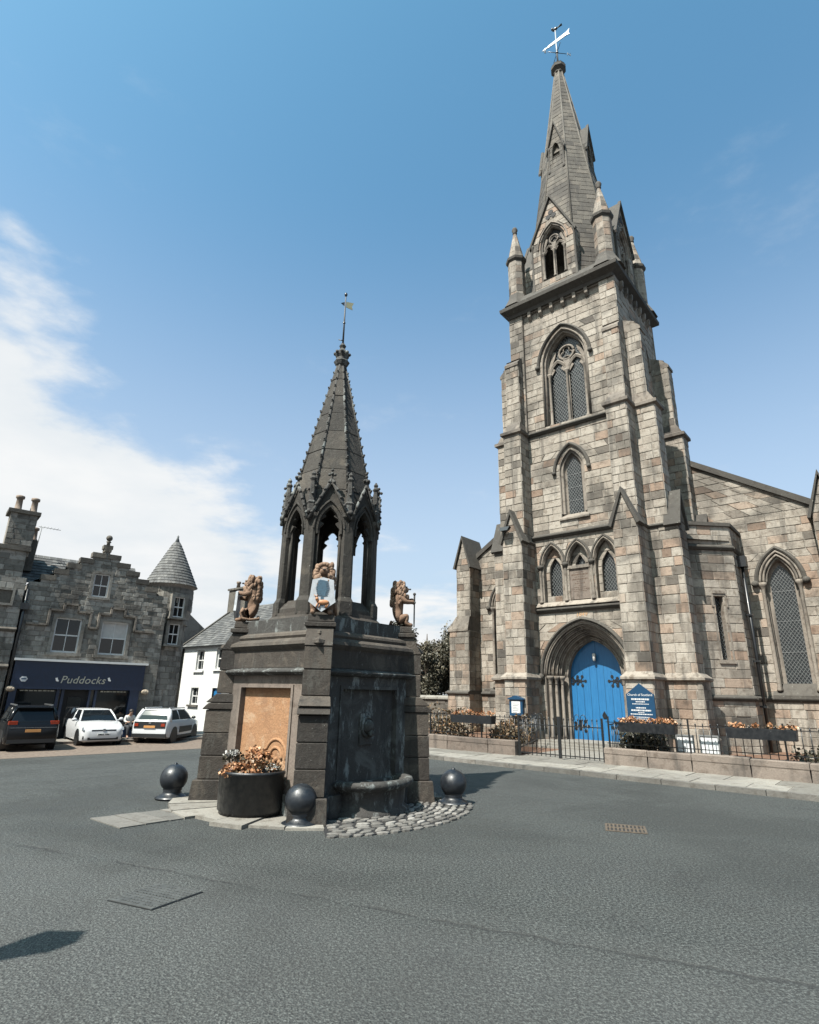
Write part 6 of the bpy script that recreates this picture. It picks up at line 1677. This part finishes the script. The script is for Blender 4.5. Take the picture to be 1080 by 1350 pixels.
cross = dict(paint='car_white', dim=(4.16, 1.75, 1.50), belt=1.0, cab=(.95, -1.90, .25, -1.62, .80, .62), cp=.12, wx=(1.28, -1.30), wr=.33, mirror='car_plastic',
    st=[(1.0, .62, .36, .66, .68), (.97, .84, .22, .80, .84), (.85, .95, .2, .88, .93), (.62, 1, .2, .96, 1.0), (.40, 1, .2, 1.0, 1.02), (0, 1, .2, 1.0, 1.02), (-.6, 1, .2, 1.02, 1.03), (-.9, .98, .22, 1.02, 1.03), (-.975, .93, .28, 1.0, 1.01), (-1.0, .88, .32, .93, .94)],
    bits=[('tailgate_panel', 'car_plastic', [(-2.0, -2.10, -.74, .74, .66, .96)]), ('tail_lamp', 'tail_red', sym(-2.06, -2.12, .52, .72, .74, .88)), ('number_plate', 'plate_yellow', [(-2.09, -2.125, -.27, .27, .67, .78)]), ('badge', 'alloy', [(-2.09, -2.12, -.06, .06, .85, .93)]),
          ('rear_bumper', 'car_plastic', [(-1.9, -2.11, -.80, .80, .26, .44)]), ('roof_rail', 'car_white', sym(-1.5, .35, .55, .60, 1.50, 1.56)), ('door_cladding', 'car_plastic', sym(-.75, .85, .86, .895, .42, .70)), ('sill_cladding', 'car_plastic', sym(-1.0, 1.0, .84, .885, .18, .32))])
pc = gpos(219, 976)
ccar = make_car('cross', pc, math.radians(181-180), 'white crossover with black tailgate panel parked by the turret, rear to camera', cross)
suv = dict(paint='car_black', dim=(4.5, 1.86, 1.66), belt=1.06, cab=(.95, -2.02, .30, -1.80, .84, .66), cp=.10, wx=(1.36, -1.36), wr=.36,
    st=[(1.0, .62, .36, .76, .78), (.97, .84, .24, .88, .92), (.85, .95, .22, .96, 1.0), (.62, 1, .22, 1.02, 1.06), (.40, 1, .22, 1.06, 1.08), (0, 1, .22, 1.06, 1.08), (-.6, 1, .22, 1.08, 1.09), (-.9, .98, .24, 1.08, 1.09), (-.975, .93, .30, 1.05, 1.06), (-1.0, .88, .36, .95, .96)],
    bits=[('tail_lamp', 'tail_red', sym(-2.10, -2.24, .55, .86, .98, 1.12)), ('number_plate', 'plate_yellow', [(-2.2, -2.28, -.27, .27, .70, .82)]), ('bumper_trim', 'alloy', [(-2.15, -2.27, -.8, .8, .86, .89)]), ('exhaust_trim', 'alloy', sym(-2.1, -2.25, .45, .70, .34, .39)), ('roof_rail', 'alloy', sym(-1.5, .4, .60, .65, 1.66, 1.72)), ('rear_bumper', 'car_plastic', [(-2.0, -2.26, -.82, .82, .30, .46)]), ('spoiler', 'car_black', [(-1.7, -2.02, -.62, .62, 1.58, 1.63)])])
ps = gpos(27, 985)
scar = make_car('suv', ps, SHOPN+math.pi, 'black sport utility car at the left edge, rear to camera', suv)
# ------------------------------------------------------------------ traffic cone
def make_cone():
    p = gpos(76, 972); c = empty('traffic_cone', p, SROT, 'orange traffic cone with white band between black and white cars', 'traffic cone')
    MB().box(-.2, .2, -.2, .2, 0, .05).build('base', 'cone_orange', c)
    MB().lathe(0, 0, [(.15, .05), (.11, .28)], 14).build('lower_cone', 'cone_orange', c); MB().lathe(0, 0, [(.11, .28), (.065, .55)], 14).build('white_band', 'white_paint', c); MB().lathe(0, 0, [(.065, .55), (.03, .75), (.01, .76)], 14).build('tip', 'cone_orange', c)
make_cone()
# ------------------------------------------------------------------ bench and seated person
def make_sitter():
    q = spx(165, 955, -.75); x = q.x; y = -.75
    b = empty('bench', SO+SR*x-SN*y, SROT, 'dark wooden bench in front of the right shop window', 'bench')
    for i in range(3): MB().box(-.75, .75, -.20+i*.14, -.08+i*.14, .43, .46).build('seat_slat', 'cloth_dark', b)
    for i in range(3): MB().box(-.75, .75, .22, .25, .52+i*.13, .62+i*.13).build('back_slat', 'cloth_dark', b)
    for s in (-1, 1):
        MB().box(s*.65-.03, s*.65+.03, -.18, -.12, 0, .43).build('leg', 'iron', b); MB().box(s*.65-.03, s*.65+.03, .20, .26, 0, .92).build('leg', 'iron', b); MB().box(s*.65-.03, s*.65+.03, -.18, .22, .60, .64).build('armrest', 'iron', b)
    pr = empty('person', SO+SR*(x+.18)-SN*y, SROT, 'person in white top and dark trousers seated on the bench, looking down', 'person')
    vs, es, rs = [], [], []
    def n(p, r, par=None):
        vs.append(p); rs.append(r)
        if par is not None: es.append((par, len(vs)-1))
        return len(vs)-1
    # front is -y; seat height .46
    pel = n((0, .08, .55), (.15, .12)); wa = n((0, .08, .72), (.13, .10), pel); chs = n((0, .02, .93), (.16, .11), wa); nk = n((0, -.03, 1.08), .055, chs); hd = n((0, -.08, 1.17), .085, nk); n((0, -.10, 1.26), .09, hd)
    for s in (-1, 1):
        sh = n((s*.18, .02, 1.0), .06, chs); el = n((s*.25, -.08, .78), .05, sh); wr = n((s*.12, -.27, .74), .036, el); hn = n((s*.05, -.33, .76), .036, wr)
        hp = n((s*.10, .04, .54), .09, pel); kn = n((s*.13, -.40, .54), .07, hp); an = n((s*.12, -.42, .10), .048, kn); n((s*.12, -.54, .045), .045, an)
    body = skin_obj('body', vs, es, rs, 'skin', pr, sub=1)
    def sub(name, pts, rad, mat, ed=None):
        e = ed or [(i, i+1) for i in range(len(pts)-1)]; skin_obj(name, pts, e, rad, mat, pr, sub=1)
    sub('shirt', [(0, .08, .58), (0, .08, .72), (0, .02, .93), (0, -.01, 1.04), (.18, .02, 1.0), (.25, -.08, .78), (.15, -.22, .745), (-.18, .02, 1.0), (-.25, -.08, .78), (-.15, -.22, .745)], [(.165, .135), (.145, .12), (.18, .13), .08, .075, .062, .05, .075, .062, .05], 'cloth_white', [(0, 1), (1, 2), (2, 3), (2, 4), (4, 5), (5, 6), (2, 7), (7, 8), (8, 9)])
    sub('trousers', [(0, .08, .55), (.10, .04, .54), (.13, -.40, .54), (.12, -.42, .14), (-.10, .04, .54), (-.13, -.40, .54), (-.12, -.42, .14)], [(.16, .13), .10, .082, .062, .10, .082, .062], 'cloth_dark', [(0, 1), (1, 2), (2, 3), (0, 4), (4, 5), (5, 6)])
    h = MB(); h.ball((0, -.06, 1.24), .105, 12, 8, sc=(1, 1.05, 1.0)); h.build('hair', 'hair', pr)
    f = MB(); f.ball((0, -.155, 1.19), .02); 
    for s in (-1, 1): f.ball((s*.03, -.165, 1.21), .008)
    f.build('face', 'skin', pr)
    s_ = MB()
    for s in (-1, 1): s_.ball((s*.12, -.52, .045), .06, 9, 6, sc=(.8, 1.7, .7))
    s_.build('shoes', 'cloth_dark', pr)
make_sitter()
# ------------------------------------------------------------------ covers in the road
def make_covers():
    rnd = random.Random(1)
    A, B, C_, D = gz(141, 1188), gz(200, 1201), gz(268, 1177), gz(206, 1166)
    mc = empty('manhole_cover', (0, 0, 0), 0, 'rectangular grey metal manhole cover in the road, lower left', 'manhole cover')
    def quad(a, b, c, d, z0, z1, nm, mat, ins=0):
        ce = (a+b+c+d)/4; P = [p.lerp(ce, ins) for p in (a, b, c, d)]
        return MB().loft([[(p.x, p.y, z) for p in P] for z in (z0, z1)]).build(nm, mat, mc)
    quad(A, B, C_, D, -.05, .006, 'frame', 'iron'); m1, m2 = A.lerp(D, .5), B.lerp(C_, .5)
    quad(A, B, m2, m1, .0, .011, 'plate', 'cover_metal', .05); quad(m1, m2, C_, D, .0, .011, 'plate', 'cover_metal', .05)
    tr = MB()
    for i in range(1, 14):
        for j in range(1, 10):
            if rnd.random() < .1: continue
            u, v = i/14, j/10; p = A.lerp(B, u).lerp(D.lerp(C_, u), v); s = .010
            tr.box(p.x-s, p.x+s, p.y-s, p.y+s, .010, .0145)
    tr.build('tread_pattern', 'cover_metal', mc, kind='stuff')
    c = gz(825, 1093); g = empty('drain_grate', (c.x, c.y, 0), ROTC+.4, 'rusty brown drain grate in the road before the church', 'drain grate')
    MB().box(-.27, .27, -.24, .24, -.1, .004).build('pit', 'dark_inside', g)
    for q in ((-.27, -.24, -.24, .24), (.24, .27, -.24, .24), (-.24, .24, -.24, -.21), (-.24, .24, .21, .24)): MB().box(*q, -.02, .012).build('frame', 'rust', g)
    for i in range(9): MB().box(-.22+i*.052, -.195+i*.052, -.21, .21, -.02, .011).build('bar', 'rust', g)
    MB().box(-.24, .24, -.02, .02, -.02, .013).build('cross_bar', 'rust', g)
make_covers()
# ------------------------------------------------------------------ stand-in lamp post, added unseen beyond the frame to throw the lower-left shadow
def make_shadow_lamp():
    tip = gz(28, 1250); H = 4.1; off = V((SUNV.x, SUNV.y, 0))/SUNV.z*H; b = tip+off
    lp = empty('added_shadow_lamp', (b.x, b.y, 0), 0, 'unseen black lamp post added outside the left edge to cast a shadow', 'added shadow caster')
    MB().lathe(0, 0, [(.18, 0), (.18, .3), (.10, .4), (.07, .8), (.05, H-.35), (.09, H-.3), (.04, H-.25)], 12).build('post', 'iron', lp)
    MB().lathe(0, 0, [(.12, H-.25), (.20, H+.22), (.21, H+.24)], 6, smooth=False).build('lantern', 'lamp_glass', lp)
    MB().lathe(0, 0, [(.22, H+.24), (.12, H+.42), (.05, H+.48), (.06, H+.54), (.01, H+.6)], 6, smooth=False).build('lantern_roof', 'iron', lp)
make_shadow_lamp()

def make_floodlight():
    p = cpx(666, 697, -1.30); f = empty('floodlight', cl(p.x, -1.30, p.z), ROTC, 'dark floodlight fixed to the gabled head of the left tower buttress', 'floodlight')
    MB().loft([[(-w, y, z) , (w, y, z), (w, y+.16, z), (-w, y+.16, z)] for z, w, y in ((-.10, .16, -.12), (.06, .22, -.06))]).build('housing', 'iron', f)
    MB().tube([(0, .0, 0), (0, .24, -.12)], .02, 6).build('bracket', 'iron', f)
make_floodlight()
